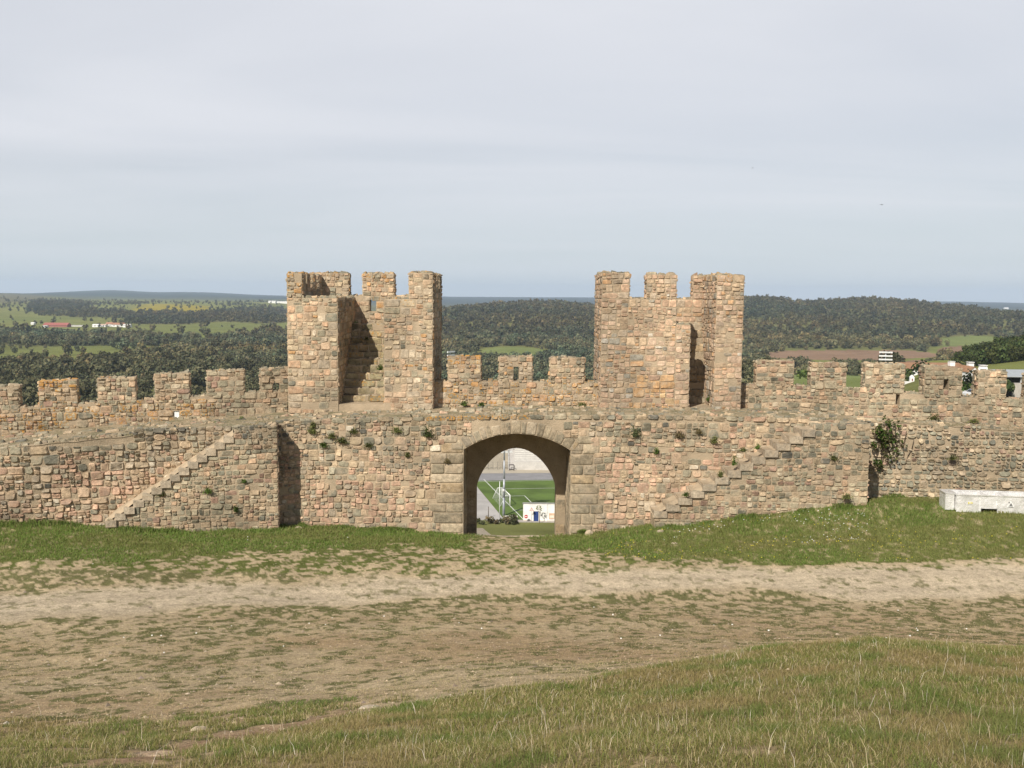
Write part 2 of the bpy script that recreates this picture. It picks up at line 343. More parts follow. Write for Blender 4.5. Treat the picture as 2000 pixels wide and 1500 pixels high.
# far land use, by compass direction and distance (directions written as columns of the photo)
def ell(px, py, x0, x1, y0, y1, w=0):
    return sst(1.25, .8, np.hypot((px-(x0+x1)/2)/((x1-x0)/2), (py-(y0+y1)/2)/((y1-y0)/2))+w)
def land(x, y, z):
    px, py = project(x, y, z); w = (fbm(x/70, y/70, 55, 4)-.5)*1.6; w2 = fbm(x/150, y/150, 61, 3)
    fd = np.ones_like(px)                                   # how wooded
    green = np.stack([.15+.07*w2, .175+.04*w2, .06+.01*w2], -1)
    floor = np.stack([.115+.03*w2, .11+.02*w2, .055+0*w2], -1)
    left = px < 600
    wl = np.interp(px, [0, 120, 250, 330, 430, 560], [716, 710, 700, 688, 664, 642])
    d_open = .03+.22*sst(.56, .74, fbm(x/120, y/240, 71, 3))
    belt = ell(px, py, -60, 330, 655, 676, w*.6)*.9+ell(px, py, 240, 420, 612, 634, w*.5)+ell(px, py, 55, 180, 590, 606, w*.6)*.8+ell(px, py, 400, 620, 604, 632, w*.5)*.85+ell(px, py, -40, 60, 652, 672, w)*.8+ell(px, py, 60, 240, 603, 618, w)*.6
    clear = np.maximum.reduce([ell(px, py, 40, 260, 636, 656, w*.2), ell(px, py, -80, 150, 612, 640, w*.4), ell(px, py, 270, 470, 630, 648, w*.3), ell(px, py, 250, 410, 593, 612, w*.3)])
    fo = np.clip(d_open+belt-.95*clear*(belt < .6), 0.02, 1)
    fd = np.where(left, np.where(py > wl+w*10, .42+.5*sst(.35, .6, fbm(x/45, y/90, 83, 3)), fo), fd)
    fd = np.where(left & (py < 590), .08+.5*sst(.45, .6, w2), fd)
    clr = lambda x0, x1, y0, y1, k=.35: ell(px, py, x0, x1, y0, y1, w*k)
    gr = np.maximum.reduce([clr(950, 1062, 679, 697), clr(1080, 1150, 690, 700), clr(1835, 1965, 655, 684, .5), clr(1440, 1780, 733, 775, .1), clr(1560, 1660, 712, 728)*.5, clr(1590, 1620, 692, 700), clr(140, 200, 762, 800)*.7*0])
    br = np.maximum.reduce([clr(1500, 1815, 684, 703, .25), clr(1835, 1915, 676, 694, .3), clr(1765, 1815, 704, 726, .2)])
    fd = np.where(left, fd, np.clip(fd*(.52+.48*sst(.35, .6, fbm(x/60, y/110, 85, 3)))-1.1*np.maximum.reduce([gr, br, clr(1490, 1830, 682, 724, .3), clr(1820, 1930, 672, 700, .3), clr(930, 1080, 678, 706, .3)]), 0, 1))
    vill = (y < 290) & (px > 1690); fd = np.where(vill | (y < 285) | ((px > 1735) & (px < 2100) & (y < 640)), 0, fd)
    c = floor*fd[..., None]+green*(1-fd[..., None])
    c = np.where((gr > .3)[..., None], np.stack([.18+0*w2, .20+.02*w2, .075+0*w2], -1), c)
    c = np.where((br > .3)[..., None], np.stack([.23+.04*w2, .15+.03*w2, .10+.02*w2], -1), c)
    ye = ell(px, py, 262, 410, 594, 612, w*.5)*left
    c = c*(1-ye[..., None])+np.array([.30, .24, .03])*ye[..., None]
    gy = ell(px, py, -200, 95, 560, 593, w*.15)*left; c = c*(1-gy[..., None])+np.array([.15, .135, .075])*gy[..., None]
    fd = np.where(gy > .5, .03, fd)
    far = sst(4000, 6500, y); c = c*(1-far[..., None])+np.array([.022, .034, .034])*far[..., None]  # far ridges tinted dark blue-green, distance haze put into the colour
    return fd, c, px, py
def ground_colour(x, y, z):
    r = np.hypot(x, y); c = np.zeros(x.shape+(3,))
    inn = (r < 60) & (y < 33)
    xi, yi, zi = x[inn], y[inn], z[inn]
    cv, path, red, isfg, px, py, bare = cover(xi, yi, zi)
    g = green_mask(xi, yi, cv)
    n1 = fbm(xi*1.3, yi*1.3, 3, 4)[:, None]; n2 = fbm(xi*6, yi*6, 4, 3)[:, None]
    dirt = np.array([.485, .38, .24])*(.86+.28*n1)
    dirt = dirt*(1-red[:, None])+np.array([.41, .30, .18])*(.8+.4*n2)*red[:, None]
    dirt = dirt*(1-path[:, None])+np.array([.56, .46, .325])*(.93+.14*n1)*path[:, None]
    f_ = (py-np.interp(px, *PTOP))/(np.interp(px, *PBOT)-np.interp(px, *PTOP))+.25*(n1[:, 0]-.5); rut = np.exp(-((f_-.3)/.09)**2)+np.exp(-((f_-.78)/.09)**2)
    dirt = dirt*(1-.13*(rut*path)[:, None]); dirt = dirt*(1-bare[:, None])+np.array([.36, .24, .15])*bare[:, None]
    far_lawn = yi > 24
    gcol = np.where(far_lawn[:, None], np.array([.13, .145, .045]), np.array([.165, .155, .07]))*(.7+.6*n2)
    gcol = np.where(isfg[:, None], np.array([.20, .165, .075])*(.75+.5*n2), gcol)
    c[inn] = dirt*(1-g[:, None])+gcol*g[:, None]
    o = ~inn & (y > 20)
    c[~inn] = (.12, .13, .05)
    fd, cc, px, py = land(x[o], y[o], z[o])
    near = y[o] < 290
    n = fbm(x[o]/9, y[o]/9, 8, 4)[:, None]
    cn = np.array([.155, .16, .058])*(.7+.6*n)
    c[o] = np.where(near[:, None], cn, cc)
    return c
def make_ground():
    fa = np.concatenate([np.linspace(-180, -46, 40)[:-1], np.linspace(-46, -34, 40)[:-1], np.linspace(-34, 34, 760), np.linspace(34, 46, 40)[1:], np.linspace(46, 180, 40)[1:]])*math.pi/180
    fa = fa[:-1]
    rr = np.concatenate([np.exp(np.arange(math.log(.6), math.log(3.4), .06)), np.exp(np.arange(math.log(3.4), math.log(34), .0056)), np.exp(np.linspace(math.log(34), math.log(300), 90))[1:], np.exp(np.linspace(math.log(300), math.log(13500), 300))[1:]])
    A, Rr = np.meshgrid(fa, rr); X = np.sin(A)*Rr; Y = np.cos(A)*Rr; Z = height(X, Y)
    c = ground_colour(X.ravel(), Y.ravel(), Z.ravel())
    na, nr = len(fa), len(rr); i = np.arange(nr-1)[:, None]*na; j = np.arange(na)[None, :]; j2 = (j+1) % na
    q = np.stack([i+j, i+j2, i+na+j2, i+na+j], -1).reshape(-1, 4)[:, ::-1]
    a = Acc(); a.add(np.stack([X, Y, Z], -1).reshape(-1, 3), [q], c, 0, True)
    a.add(np.vstack([np.stack([X[0], Y[0], Z[0]], -1), [[0, 0, Z[0].mean()]]]), [np.stack([np.arange(na), (np.arange(na)+1) % na, np.full(na, na)], 1)[:, ::-1]], (.12, .12, .05), 0, True)
    tag(a.build('ground', M['ground']), kind='structure')
make_ground()

# ------------------------------------------------------------------ masonry
SM = [M['stone'], M['mortar']]
rng = np.random.default_rng(11)
NP_ = 12
_i = np.arange(NP_); _j = (_i+1) % NP_
ST_Q = np.concatenate([np.stack([_i+k*NP_, _j+k*NP_, _j+(k+1)*NP_, _i+(k+1)*NP_], 1) for k in (0, 1)])
ST_T = np.stack([_i+2*NP_, _j+2*NP_, np.full(NP_, 3*NP_)], 1)
class Frame:
    """a vertical (or any) plane: s along U, t along V, n out along the normal N"""
    def __init__(s, O, U, V=(0, 0, 1), flip=False):
        s.O = np.array(O, float); s.U = np.array(U, float); s.U /= np.linalg.norm(s.U); s.V = np.array(V, float)
        s.N = np.cross(s.U, s.V)*(-1 if flip else 1); s.flip = flip
    def p(s, a, b, n=0.0):
        a = np.asarray(a, float)[..., None]; b = np.asarray(b, float)[..., None]; n = np.asarray(n, float)[..., None]
        return s.O+a*s.U+b*s.V+n*s.N
    def hit(s, px, py):                      # where the photo's ray meets the plane
        d = ray(px, py); k = s.O@s.N/(d@s.N); q = d*k-s.O; return q@s.U, q@s.V
def wallframe(px0, Y0, px1, Y1):             # vertical plane through two directions/distances, facing the camera; t is world z
    a = at(px0, 800, Y0); b = at(px1, 800, Y1); a[2] = b[2] = 0
    return Frame(a, b-a)
PAL_WARM = [((.44, .315, .215), 4), ((.42, .33, .225), 4), ((.46, .30, .195), 2), ((.36, .29, .215), 3), ((.29, .25, .18), 2), ((.48, .39, .29), 1.2), ((.225, .205, .155), .7), ((.46, .27, .13), .6)]
PAL_GREY = [((.30, .255, .185), 4), ((.255, .225, .165), 4), ((.36, .28, .19), 3), ((.19, .175, .135), 2), ((.41, .31, .21), 3), ((.33, .22, .155), 1), ((.14, .13, .11), .5)]
PAL_DARK = [((.20, .175, .135), 3), ((.27, .225, .165), 3), ((.15, .135, .11), 2), ((.34, .265, .185), 1.5)]
PAL_PINK = [((.46, .30, .215), 5), ((.43, .315, .215), 4), ((.47, .335, .235), 3), ((.37, .30, .225), 2), ((.29, .255, .19), 1), ((.50, .43, .34), .5)]
PAL_ASH = [((.34, .275, .195), 4), ((.30, .25, .18), 3), ((.37, .30, .22), 3), ((.35, .26, .165), 1.5)]
PAL_MIX = [((.40, .30, .205), 4), ((.37, .31, .22), 4), ((.28, .245, .175), 3), ((.44, .30, .20), 2), ((.205, .19, .145), 1.2), ((.46, .38, .28), 1), ((.31, .20, .15), 1)]
def pick(pal, r):
    w = np.array([b for _, b in pal]); i = r.choice(len(pal), p=w/w.sum()); return np.array(pal[i][0])*r.uniform(.84, 1.36)*np.array([1, 1.015, .99])
def stone(acc, fr, quad, relief, p, col, lich=0, r=rng, jit=.06, mi=0):
    th = (np.arange(NP_)+.5+r.uniform(-.10, .10, NP_))*2*math.pi/NP_
    c, s = np.cos(th), np.sin(th); a = np.sign(c)*np.abs(c)**(2/p); b = np.sign(s)*np.abs(s)**(2/p)
    k = 1+r.uniform(-jit, jit*.6, NP_); a = a*k; b = b*k
    Q = np.asarray(quad, float)              # (s,t) of lower-left, lower-right, upper-right, upper-left
    def mp(a, b):
        u = (a+1)/2; v = (b+1)/2
        return ((1-u)*(1-v))[:, None]*Q[0]+(u*(1-v))[:, None]*Q[1]+(u*v)[:, None]*Q[2]+((1-u)*v)[:, None]*Q[3]
    tl = r.uniform(-.5, .5, 2)
    r1, r2, r3 = mp(a, b), mp(a*.955, b*.94), mp(a*.80, b*.76); ce = mp(np.array([0.]), np.array([0.]))
    st = np.vstack([r1, r2, r3, ce])
    n = np.concatenate([np.full(NP_, -.02), relief*(.60+.22*r.uniform(-1, 1, NP_)), relief*(.95+.2*r.uniform(-1, 1, NP_)+tl[0]*a+tl[1]*b), [relief]])
    V = fr.p(st[:, 0], st[:, 1], n)
    q, t = (ST_Q[:, ::-1], ST_T[:, ::-1]) if fr.flip else (ST_Q, ST_T)
    acc.add(V, [q, t], np.append(col, lich), mi, p > 8.5 and jit < .05)
def cells(s0, s1, t0, t1, amax, r, out):
    """cut a stretch of wall into uneven stones"""
    w, h = s1-s0, t1-t0
    if w > 2.6*h or (w*h > amax and w > 1.25*h and w > .26):
        f = r.uniform(.32, .68); m = s0+w*f; cells(s0, m, t0, t1, amax*r.uniform(.8, 1.25), r, out); cells(m, s1, t0, t1, amax*r.uniform(.8, 1.25), r, out)
    elif (w*h > amax and h > .2) or h > 1.12*w:
        f = r.uniform(.3, .7); m = t0+h*f; cells(s0, s1, t0, m, amax*r.uniform(.8, 1.25), r, out); cells(s0, s1, m, t1, amax*r.uniform(.8, 1.25), r, out)
    else: out.append((s0, s1, t0, t1))
def rubble(acc, fr, spans, t0, t1, h=(.13, .25), w=(.16, .42), relief=(.008, .05), pal=PAL_WARM, gap=.009, p=(2.8, 8), lich=None, r=rng, wob=.045, skip=.05):
    """bands of irregular stones; spans(t) gives the stretches of wall that exist at height t"""
    t = t0; coursed = wob < .01
    mk = lambda: (r.uniform(.6, 1.3), r.uniform(0, 6.3), r.uniform(1.8, 3.4), r.uniform(0, 6.3))
    def off(k, s): return 0 if k is None else wob*(.6*math.sin(k[0]*s+k[1])+.4*math.sin(k[2]*s+k[3]))
    lo = None; am = (h[0]+h[1])*.5*(w[0]+w[1])*.5
    while t < t1-.03:
        hh = r.uniform(*h)*(1 if coursed or r.random() < .62 else r.uniform(1.5, 2.2))
        rem = t1-(t+hh)
        if rem < h[0]*.7: hh = t1-t
        hi_ = mk() if t+hh < t1-.02 else None
        near = .0 if coursed else 1
        for (sa, sb) in spans(t+hh*.5):
            cs = []
            if coursed:
                s = sa
                while s < sb-.02:
                    ww = r.uniform(*w)
                    if sb-(s+ww) < w[0]*.75: ww = sb-s
                    cs.append((s, s+ww, 0., 1.)); s += ww
            else:
                q = []; s = sa
                while s < sb-.02:
                    ww = r.uniform(.5, 1.2)
                    if sb-(s+ww) < .3: ww = sb-s
                    cells(s, s+ww, 0, hh, am*math.exp(r.uniform(-.7, .95)), r, q); s += ww
                cs = [(a, b, c/hh, d/hh) for a, b, c, d in q]
            for (s, e, c0, c1) in cs:
                if r.random() < skip: continue
                g = gap*r.uniform(.4, 1.7); ww = e-s; k_ = 0 if coursed else min(ww, hh*(c1-c0))*.22
                def Y(x, c): return t+c*hh+off(lo, x)*(1-c)+off(hi_, x)*c
                J = r.uniform(-1, 1, 8)*k_*.5
                ja = [0 if s <= sa+1e-6 else 1, 0 if e >= sb-1e-6 else 1]
                q = [(s+g+J[0]*ja[0], Y(s, c0)+g+J[1]*(c0 > 0)), (e-g+J[2]*ja[1], Y(e, c0)+g+J[3]*(c0 > 0)), (e-g+J[4]*ja[1], Y(e, c1)-g+J[5]*(c1 < 1)), (s+g+J[6]*ja[0], Y(s, c1)-g+J[7]*(c1 < 1))]
                pl = pal(s, t) if callable(pal) else pal
                lc = lich(s, t) if lich else 0
                stone(acc, fr, q, r.uniform(*relief), r.uniform(*p), pick(pl, r), lc*r.random(), r, .06 if coursed else .10)
        t += hh; lo = hi_
MORT = (.3, .24, .16)
def colp(acc, fr, sa, sb, la, lb, ha, hb, n0, n1, mi=1):     # one column of wall: bottom la..lb, top ha..hb, from depth n1 (back) to n0 (front)
    V = np.vstack([fr.p([sa, sb, sb, sa], [la, lb, lb, la], [n0, n0, n1, n1]), fr.p([sa, sb, sb, sa], [ha, hb, hb, ha], [n0, n0, n1, n1])])
    acc.hexa(V, MORT, mi)
def wall_body(acc, fr, s0, s1, zb, zt, n0, n1, holes=(), step=1.5):
    cuts = sorted(set([s0, s1]+[h for a in holes for h in a[:2]]))
    for a, b in zip(cuts, cuts[1:]):
        hs = [h for h in holes if h[0] <= a+1e-6 and h[1] >= b-1e-6]
        m = max(1, int((b-a)/step)); e = np.linspace(a, b, m+1)
        for c, d in zip(e, e[1:]):
            if hs:
                h = hs[0]; colp(acc, fr, c, d, zb, zb, h[2], h[2], n0, n1); colp(acc, fr, c, d, h[3], h[3], zt(c), zt(d), n0, n1)
            else: colp(acc, fr, c, d, zb, zb, zt(c), zt(d), n0, n1)
def mkspans(s0, s1, zt, holes=(), zb=None):
    ss = np.linspace(s0, s1, 160)
    top = np.array([zt(v) for v in ss]); bot = None if zb is None else np.array([zb(v) for v in ss])
    def f(t):
        ok = top > t
        if bot is not None: ok &= bot < t
        out = []; st = None
        for k, v in enumerate(ok):
            if v and st is None: st = ss[k]
            if st is not None and (not v or k == len(ok)-1):
                out.append((st, ss[k] if v else ss[k-1])); st = None
        for h in holes:
            if h[2]-.02 < t < h[3]+.02:
                nw = []
                for a, b in out:
                    if b <= h[0] or a >= h[1]: nw.append((a, b)); continue
                    if a < h[0]: nw.append((a, h[0]))
                    if b > h[1]: nw.append((h[1], b))
                out = nw
        return [o for o in out if o[1]-o[0] > .06]
    return f
def cap(acc, fr, s0, s1, z0, z1, n0, n1, lich=.5, pal=PAL_GREY, w=(.2, .4)):       # stones laid along a wall's top
    top = Frame(fr.p(s0, z0, n1), fr.p(s1, z1, n1)-fr.p(s0, z0, n1), fr.N)
    top.N = np.cross(top.U, top.V); ln = np.linalg.norm(fr.p(s1, z1, 0)-fr.p(s0, z0, 0))
    if top.N[2] < 0: top.N = -top.N; top.flip = True
    rubble(acc, top, lambda t: [(0, ln)], 0, n0-n1, h=(.18, .3), w=w, relief=(.012, .07), pal=pal, lich=lambda s, t: lich)
def side_stones(acc, fr, s, z0, z1, n0, n1, right=True, pal=PAL_WARM, lich=0, **k):    # stones on a wall's end face
    e = Frame(fr.p(s, 0, n0), -fr.N if right else fr.N, fr.V)
    if not right: e = Frame(fr.p(s, 0, n1), fr.N, fr.V)
    rubble(acc, e, lambda t: [(0, abs(n0-n1))], z0, z1, pal=pal, lich=lambda s, t: lich, **k)
def merlon(fr, s0, s1, zb, z0, z1, thick, parent, pal=PAL_WARM, lich=.35, slit=None, n0=0.0, label=None):
    lich = lich*rng.uniform(.3, 1.2); a = Acc(); k_ = rng.uniform(0, 50); zt = lambda s: z0+(z1-z0)*(s-s0)/(s1-s0)-.07*float(vnoise(s*2.6+k_, 0))*(1 if s1-s > .02 and s-s0 > .02 else 1.2)
    f2 = Frame(fr.p(0, 0, n0), fr.U, fr.V)
    hl = [slit] if slit else []
    wall_body(a, f2, s0, s1, zb, zt, 0, -thick, hl, .2)
    zm = min(z0, z1)
    rubble(a, f2, mkspans(s0, s1, zt, hl), zb+.005, zm, pal=pal, h=(.13, .22), w=(.18, .38), lich=lambda s, t: lich*(.3+1.2*max(0, (t-zb)/(zm-zb)-.4)))
    side_stones(a, f2, s1, zb, z1, 0, -thick, True, pal, lich*.5); side_stones(a, f2, s0, zb, z0, 0, -thick, False, pal, lich*.5)
    for c_, d_ in ((s0, (s0+s1)/2), ((s0+s1)/2, s1)): cap(a, f2, c_, d_, zt(c_+.03)-.01, zt(d_-.03)-.01, 0, -thick, lich*1.3)
    o = a.build('merlon', SM, parent)
    if label: o['label'] = label
    return o
ZBOT = -10.5
# ---- gate wall
GW = wallframe(553, 31, 1708, 31); gs0 = 0.0; gs1 = GW.hit(1680, 900)[0]
def ztab(fr, pts):
    q = sorted(fr.hit(a, b) for a, b in pts); xs = [v[0] for v in q]; ys = [v[1] for v in q]
    return lambda s: float(np.interp(s, xs, ys))
gtop = ztab(GW, [(553, 825), (700, 818), (850, 815), (1000, 812), (1300, 813), (1500, 817), (1708, 826)])
AL, AR = GW.hit(905, 1000)[0], GW.hit(1113, 1000)[0]; AZ0 = GW.hit(905, 878)[1]; AZ1 = GW.hit(1113, 880)[1]; AZT = GW.hit(1006, 847)[1]
def arch(s):                                     # segmental arch of the inner gate face
    m = (AL+AR)/2; h = (AR-AL)/2; base = AZ0+(AZ1-AZ0)*(s-AL)/(AR-AL); rise = AZT-(AZ0+AZ1)/2
    Rr = (h*h+rise*rise)/(2*rise); return base+math.sqrt(max(Rr*Rr-(s-m)**2, 0))-(Rr-rise)
gate = thing('gate_wall', 'long rubble stone gate wall with the dark arched passage, between the two outside stairs', 'castle wall', (0.2, 31, -8))
g = Acc(); DEP = 2.6
wall_body(g, GW, gs0, AL, ZBOT, gtop, 0, -DEP); wall_body(g, GW, AR, gs1, ZBOT, gtop, 0, -DEP)
e = np.linspace(AL, AR, 25)
for a, b in zip(e, e[1:]): colp(g, GW, a, b, arch(a), arch(b), gtop(a), gtop(b), 0, -DEP)
# outer face of the gate with its lower pointed opening
RF = Frame(GW.p(0, 0, -DEP), GW.U); RL, RR_ = RF.hit(930, 1000)[0], RF.hit(1085, 1000)[0]; RS = RF.hit(930, 958)[1]; RT = RF.hit(1004, 875)[1]
def rarch(s):
    m = (RL+RR_)/2; h = (RR_-RL)/2; x = min(1, abs(s-m)/h); return RS+(RT-RS)*(1-x**1.9)**.62
e = np.concatenate([[AL-.4], RL+(RR_-RL)*(.5-.5*np.cos(np.linspace(0, math.pi, 31))), [AR+.4]])
zt_r = GW.hit(1000, 812)[1]-.15
for k, (a, b) in enumerate(zip(e, e[1:])):
    if k == 0 or k == len(e)-2: colp(g, RF, a, b, ZBOT, ZBOT, zt_r, zt_r, -.003, -.75)
    else: colp(g, RF, a, b, rarch(a), rarch(b), zt_r, zt_r, -.003, -.75)
zflo = GW.hit(1000, 1050)[1]
# ashlar edges that rubble must leave free
jb = []; z = zflo-.5; rj = np.random.default_rng(5)
while z < AZ0+.15:
    hh = rj.uniform(.27, .37); jb.append((z, z+hh, rj.uniform(.75, 1.15), rj.uniform(.75, 1.15))); z += hh
jtop = z
def free(t):
    sp = mkspans(gs0, gs1, gtop)(t); L0, R0 = AL, AR
    if t < jtop:
        for a, b, wl, wr in jb:
            if a <= t < b: L0, R0 = AL-wl, AR+wr
    else:
        hv = .42
        if t < AZT+hv:
            h = (AR-AL)/2+.75; m = (AL+AR)/2; x = h*math.sqrt(max(0, 1-(t-jtop)/(AZT+hv-jtop))); L0, R0 = m-x, m+x
        else: return sp
    o = []
    for a, b in sp:
        if a < L0: o.append((a, min(b, L0)))
        if b > R0: o.append((max(a, R0), b))
    return o
def gpal(s, t):
    k = (t-zflo)/(gtop(s)-zflo)
    return PAL_GREY if rng.random() < np.clip((k-.35)*1.5, .12, .85) else PAL_PINK
rubble(g, GW, free, zflo-.7, min(gtop(gs0), gtop(gs1))+.12, pal=gpal, h=(.16, .26), w=(.2, .42), relief=(.012, .05), lich=lambda s, t: .6 if abs(s-6.2) < 1.7 and t > AZT+.35 else .04)
g.build('wall_body', SM, gate)
# jamb blocks and voussoirs
ja = Acc()
for a, b, wl, wr in jb:
    for (s0, s1) in ((AL-wl, AL), (AR, AR+wr)):
        cut = [s0, s1] if s1-s0 < .8 or rj.random() < .2 else [s0, s0+(s1-s0)*rj.uniform(.4, .62), s1]
        for c, d in zip(cut, cut[1:]):
            gq = .007; stone(ja, GW, [(c+gq, a+gq), (d-gq, a+gq), (d-gq, b-gq), (c+gq, b-gq)], rj.uniform(.012, .03), rj.uniform(9, 16), pick(PAL_ASH, rj), 0, rj, .015)
m = (AL+AR)/2; hw = (AR-AL)/2; rise = AZT-(AZ0+AZ1)/2; RAD = (hw*hw+rise*rise)/(2*rise); cz = AZT-RAD; tm = math.asin(hw/RAD)
th = -tm-.03
while th < tm+.03:
    d = rj.uniform(.045, .105)
    if tm+.03-th-d < .04: d = tm+.03-th
    ro = RAD+rj.uniform(.34, .46); gq = .004; ri = RAD+.004
    q = [(m+ri*math.sin(th+gq), cz+ri*math.cos(th+gq)), (m+ri*math.sin(th+d-gq), cz+ri*math.cos(th+d-gq)), (m+ro*math.sin(th+d-gq), cz+ro*math.cos(th+d-gq)), (m+ro*math.sin(th+gq), cz+ro*math.cos(th+gq))]
    stone(ja, GW, q, rj.uniform(.006, .022), rj.uniform(8, 14), pick(PAL_ASH, rj), 0, rj, .02); th += d
# blocks filling the shoulders between jambs and voussoirs
for sg, e0 in ((-1, AL), (1, AR)):
    for k, (z0, z1, w0, w1) in enumerate(((jtop, jtop+.28, .2, .8), (AZ0-.02, jtop, .02, .42))):
        if z1-z0 < .08: continue
        q = sorted([e0+sg*w0, e0+sg*w1]); stone(ja, GW, [(q[0], z0+.006), (q[1], z0+.006), (q[1], z1-.006), (q[0], z1-.006)], .02, 9, pick(PAL_ASH, rj), 0, rj, .02)
# inside faces of the passage, outer jambs
pr = Frame(GW.p(AR, 0, -DEP), GW.N); pr2 = Frame(GW.p(AL, 0, 0), -GW.N)
rubble(ja, pr, lambda t: [(0, DEP)], zflo-.4, AZ1, h=(.28, .36), w=(.5, .8), relief=(.008, .02), pal=PAL_ASH, p=(9, 14), gap=.006, wob=0, r=rj)
rubble(ja, pr2, lambda t: [(0, DEP)], zflo-.4, AZ0, h=(.28, .36), w=(.5, .8), relief=(.008, .02), pal=PAL_ASH, p=(9, 14), gap=.006, wob=0, r=rj)
rubble(ja, RF, lambda t: [(AL, RL), (RR_, AR)] if t < RS else [], zflo-.5, RS, h=(.28, .36), w=(.3, .6), relief=(.006, .015), pal=PAL_ASH, p=(10, 14), gap=.006, wob=0, r=rj)
ja.build('arch_surround', SM, gate)
# doorstep
ds = Acc(); q = GW.hit(1000, 1050)[1]; r2 = np.random.default_rng(3); sx = AL+.03
while sx < AR-.05:
    w_ = min(r2.uniform(.5, .9), AR-.03-sx); z1 = q+r2.uniform(-.02, .02)
    ds.hexa(np.vstack([GW.p([sx, sx+w_-.015, sx+w_-.015, sx], [q-.6]*4, [-.02, -.02, -.34, -.34]), GW.p([sx, sx+w_-.015, sx+w_-.015, sx], [z1]*4, [-.02, -.02, -.34, -.34])]), pick(PAL_ASH, r2), 0); sx += w_
ds.build('threshold', [M['stone']], gate)
# ---- walks on top of the walls
def walk(parent, fr, s0, s1, zt, dep, n=60, m=7, seed=0):
    a = Acc(); ss = np.linspace(s0, s1, n); dd = np.linspace(.02, -dep, m)
    S, D = np.meshgrid(ss, dd, indexing='ij'); Z = np.array([zt(v) for v in ss])[:, None]+.035+.09*(fbm(S*2.2+seed, D*2.2, 3, 3)-.45)-.05*(D > -.05)
    V = fr.p(S, Z, D).reshape(-1, 3); i = np.arange(n-1)[:, None]*m+np.arange(m-1)[None, :]
    a.add(V, [np.stack([i, i+m, i+m+1, i+1], -1).reshape(-1, 4)[:, ::-1]], (.3, .25, .16), 0, True)
    return a.build('wall_walk', M['walk'], parent)
def walk_stones(parent, fr, s0, s1, zt, dep, dens=.42):
    a = Acc(); e = np.arange(s0, s1, .9)
    for c in e:
        d = min(c+.9, s1)
        if d-c < .3: continue
        top = Frame(fr.p(c, zt(c)+.02, -dep), fr.p(d, zt(d)+.02, 0)-fr.p(c, zt(c)+.02, 0), fr.N); top.N = np.cross(top.U, top.V)
        if top.N[2] < 0: top.N = -top.N; top.flip = True
        rubble(a, top, lambda t: [(0, d-c)], 0, dep, h=(.16, .3), w=(.18, .4), relief=(.005, .075), pal=PAL_GREY, skip=1-dens, lich=lambda s, t: .12)
    a.build('walk_stones', SM, parent)
walk(gate, GW, gs0, gs1, gtop, 3.1); walk_stones(gate, GW, gs0, gs1, gtop, 2.2)
# coping stones along the inner edge
cp = Acc(); s = gs0
while s < gs1:
    w_ = rng.uniform(.2, .5); z = gtop(s+w_/2)
    stone(cp, GW, [(s+.01, z-.12+rng.uniform(-.02, .02)), (s+w_-.01, z-.12), (s+w_-.01, z+.02+rng.uniform(0, .04)), (s+.01, z+.02+rng.uniform(0, .04))], rng.uniform(.02, .06), 4, pick(PAL_GREY, rng), .5 if abs(s-6.2) < 1.6 else .1); s += w_
cp.build('coping', SM, gate)
# ---- left curtain wall
LW = wallframe(575, 31, -160, 27.7); LW = Frame(LW.O, -LW.U)       # run it left to right so that its normal faces the camera
LW = Frame(GW.p(0, 0, 0)+0*LW.O, [1, 0, 0]); _a = at(575, 800, 31.0); _b = at(-160, 800, 27.7); _a[2] = _b[2] = 0
LW = Frame(_b, _a-_b); ls1 = np.linalg.norm(_a-_b)
ltop = ztab(LW, [(-160, 889), (0, 876), (150, 861), (300, 847), (440, 836), (575, 826)])
lw = thing('curtain_wall', 'rubble curtain wall with square merlons running off left of the gate wall', 'castle wall', (-11, 29.5, -7))
a = Acc(); wall_body(a, LW, 0, ls1, ZBOT, ltop, 0, -2.6)
lzb = LW.hit(0, 1030)[1]-.3
def lpal(s, t):
    k = (t-lzb)/(ltop(s)-lzb); return (PAL_DARK if k > .62 and rng.random() < .5 and s > 3 else PAL_GREY) if rng.random() < np.clip((k-.45)*2.2, .08, .85) else PAL_PINK
rubble(a, LW, mkspans(0, ls1, ltop), lzb-.5, ltop(ls1)-.02, pal=lpal, h=(.17, .26), w=(.2, .42), relief=(.02, .065), gap=.012)
a.build('wall_body', SM, lw); walk(lw, LW, 0, ls1, ltop, 3.0, seed=9); walk_stones(lw, LW, 0, ls1, ltop, 2.5)
def parapet(parent, fr, s0, s1, zsill, zbase, merl, holes=(), pal=PAL_WARM, lich=.2, thick=.5, lichf=None):
    a = Acc(); zmin = min(zbase(s0), zbase(s1))-.5
    wall_body(a, fr, s0, s1, zmin, zsill, 0, -thick, holes)
    hi_ = max(zsill(s0), zsill(s1))
    rubble(a, fr, mkspans(s0, s1, zsill, holes), zmin+.1, hi_-.005, pal=pal, h=(.13, .24), w=(.16, .42), lich=lichf or (lambda s, t: lich), relief=(.01, .045))
    n = max(1, int((s1-s0)/1.0)); e = np.linspace(s0, s1, n+1)
    for c, d in zip(e, e[1:]): cap(a, fr, c, d, zsill(c), zsill(d), 0, -thick, lich)
    a.build('parapet', SM, parent)
    for (x0, y0, x1, y1, yb, sl, lb, lc) in merl:
        sa, za = fr.hit(x0, y0); sb, zb_ = fr.hit(x1, y1)
        slit = None
        if sl: q0 = fr.hit(sl[0], sl[1]); q1 = fr.hit(sl[2], sl[3]); slit = (q0[0], q1[0], q1[1], q0[1])
        zl = min(zsill(sa), zsill(sb))+.004
        merlon(fr, sa, sb, zl-.03, za, zb_, thick, parent, pal=pal, lich=lc, slit=slit, label=lb, n0=.006)
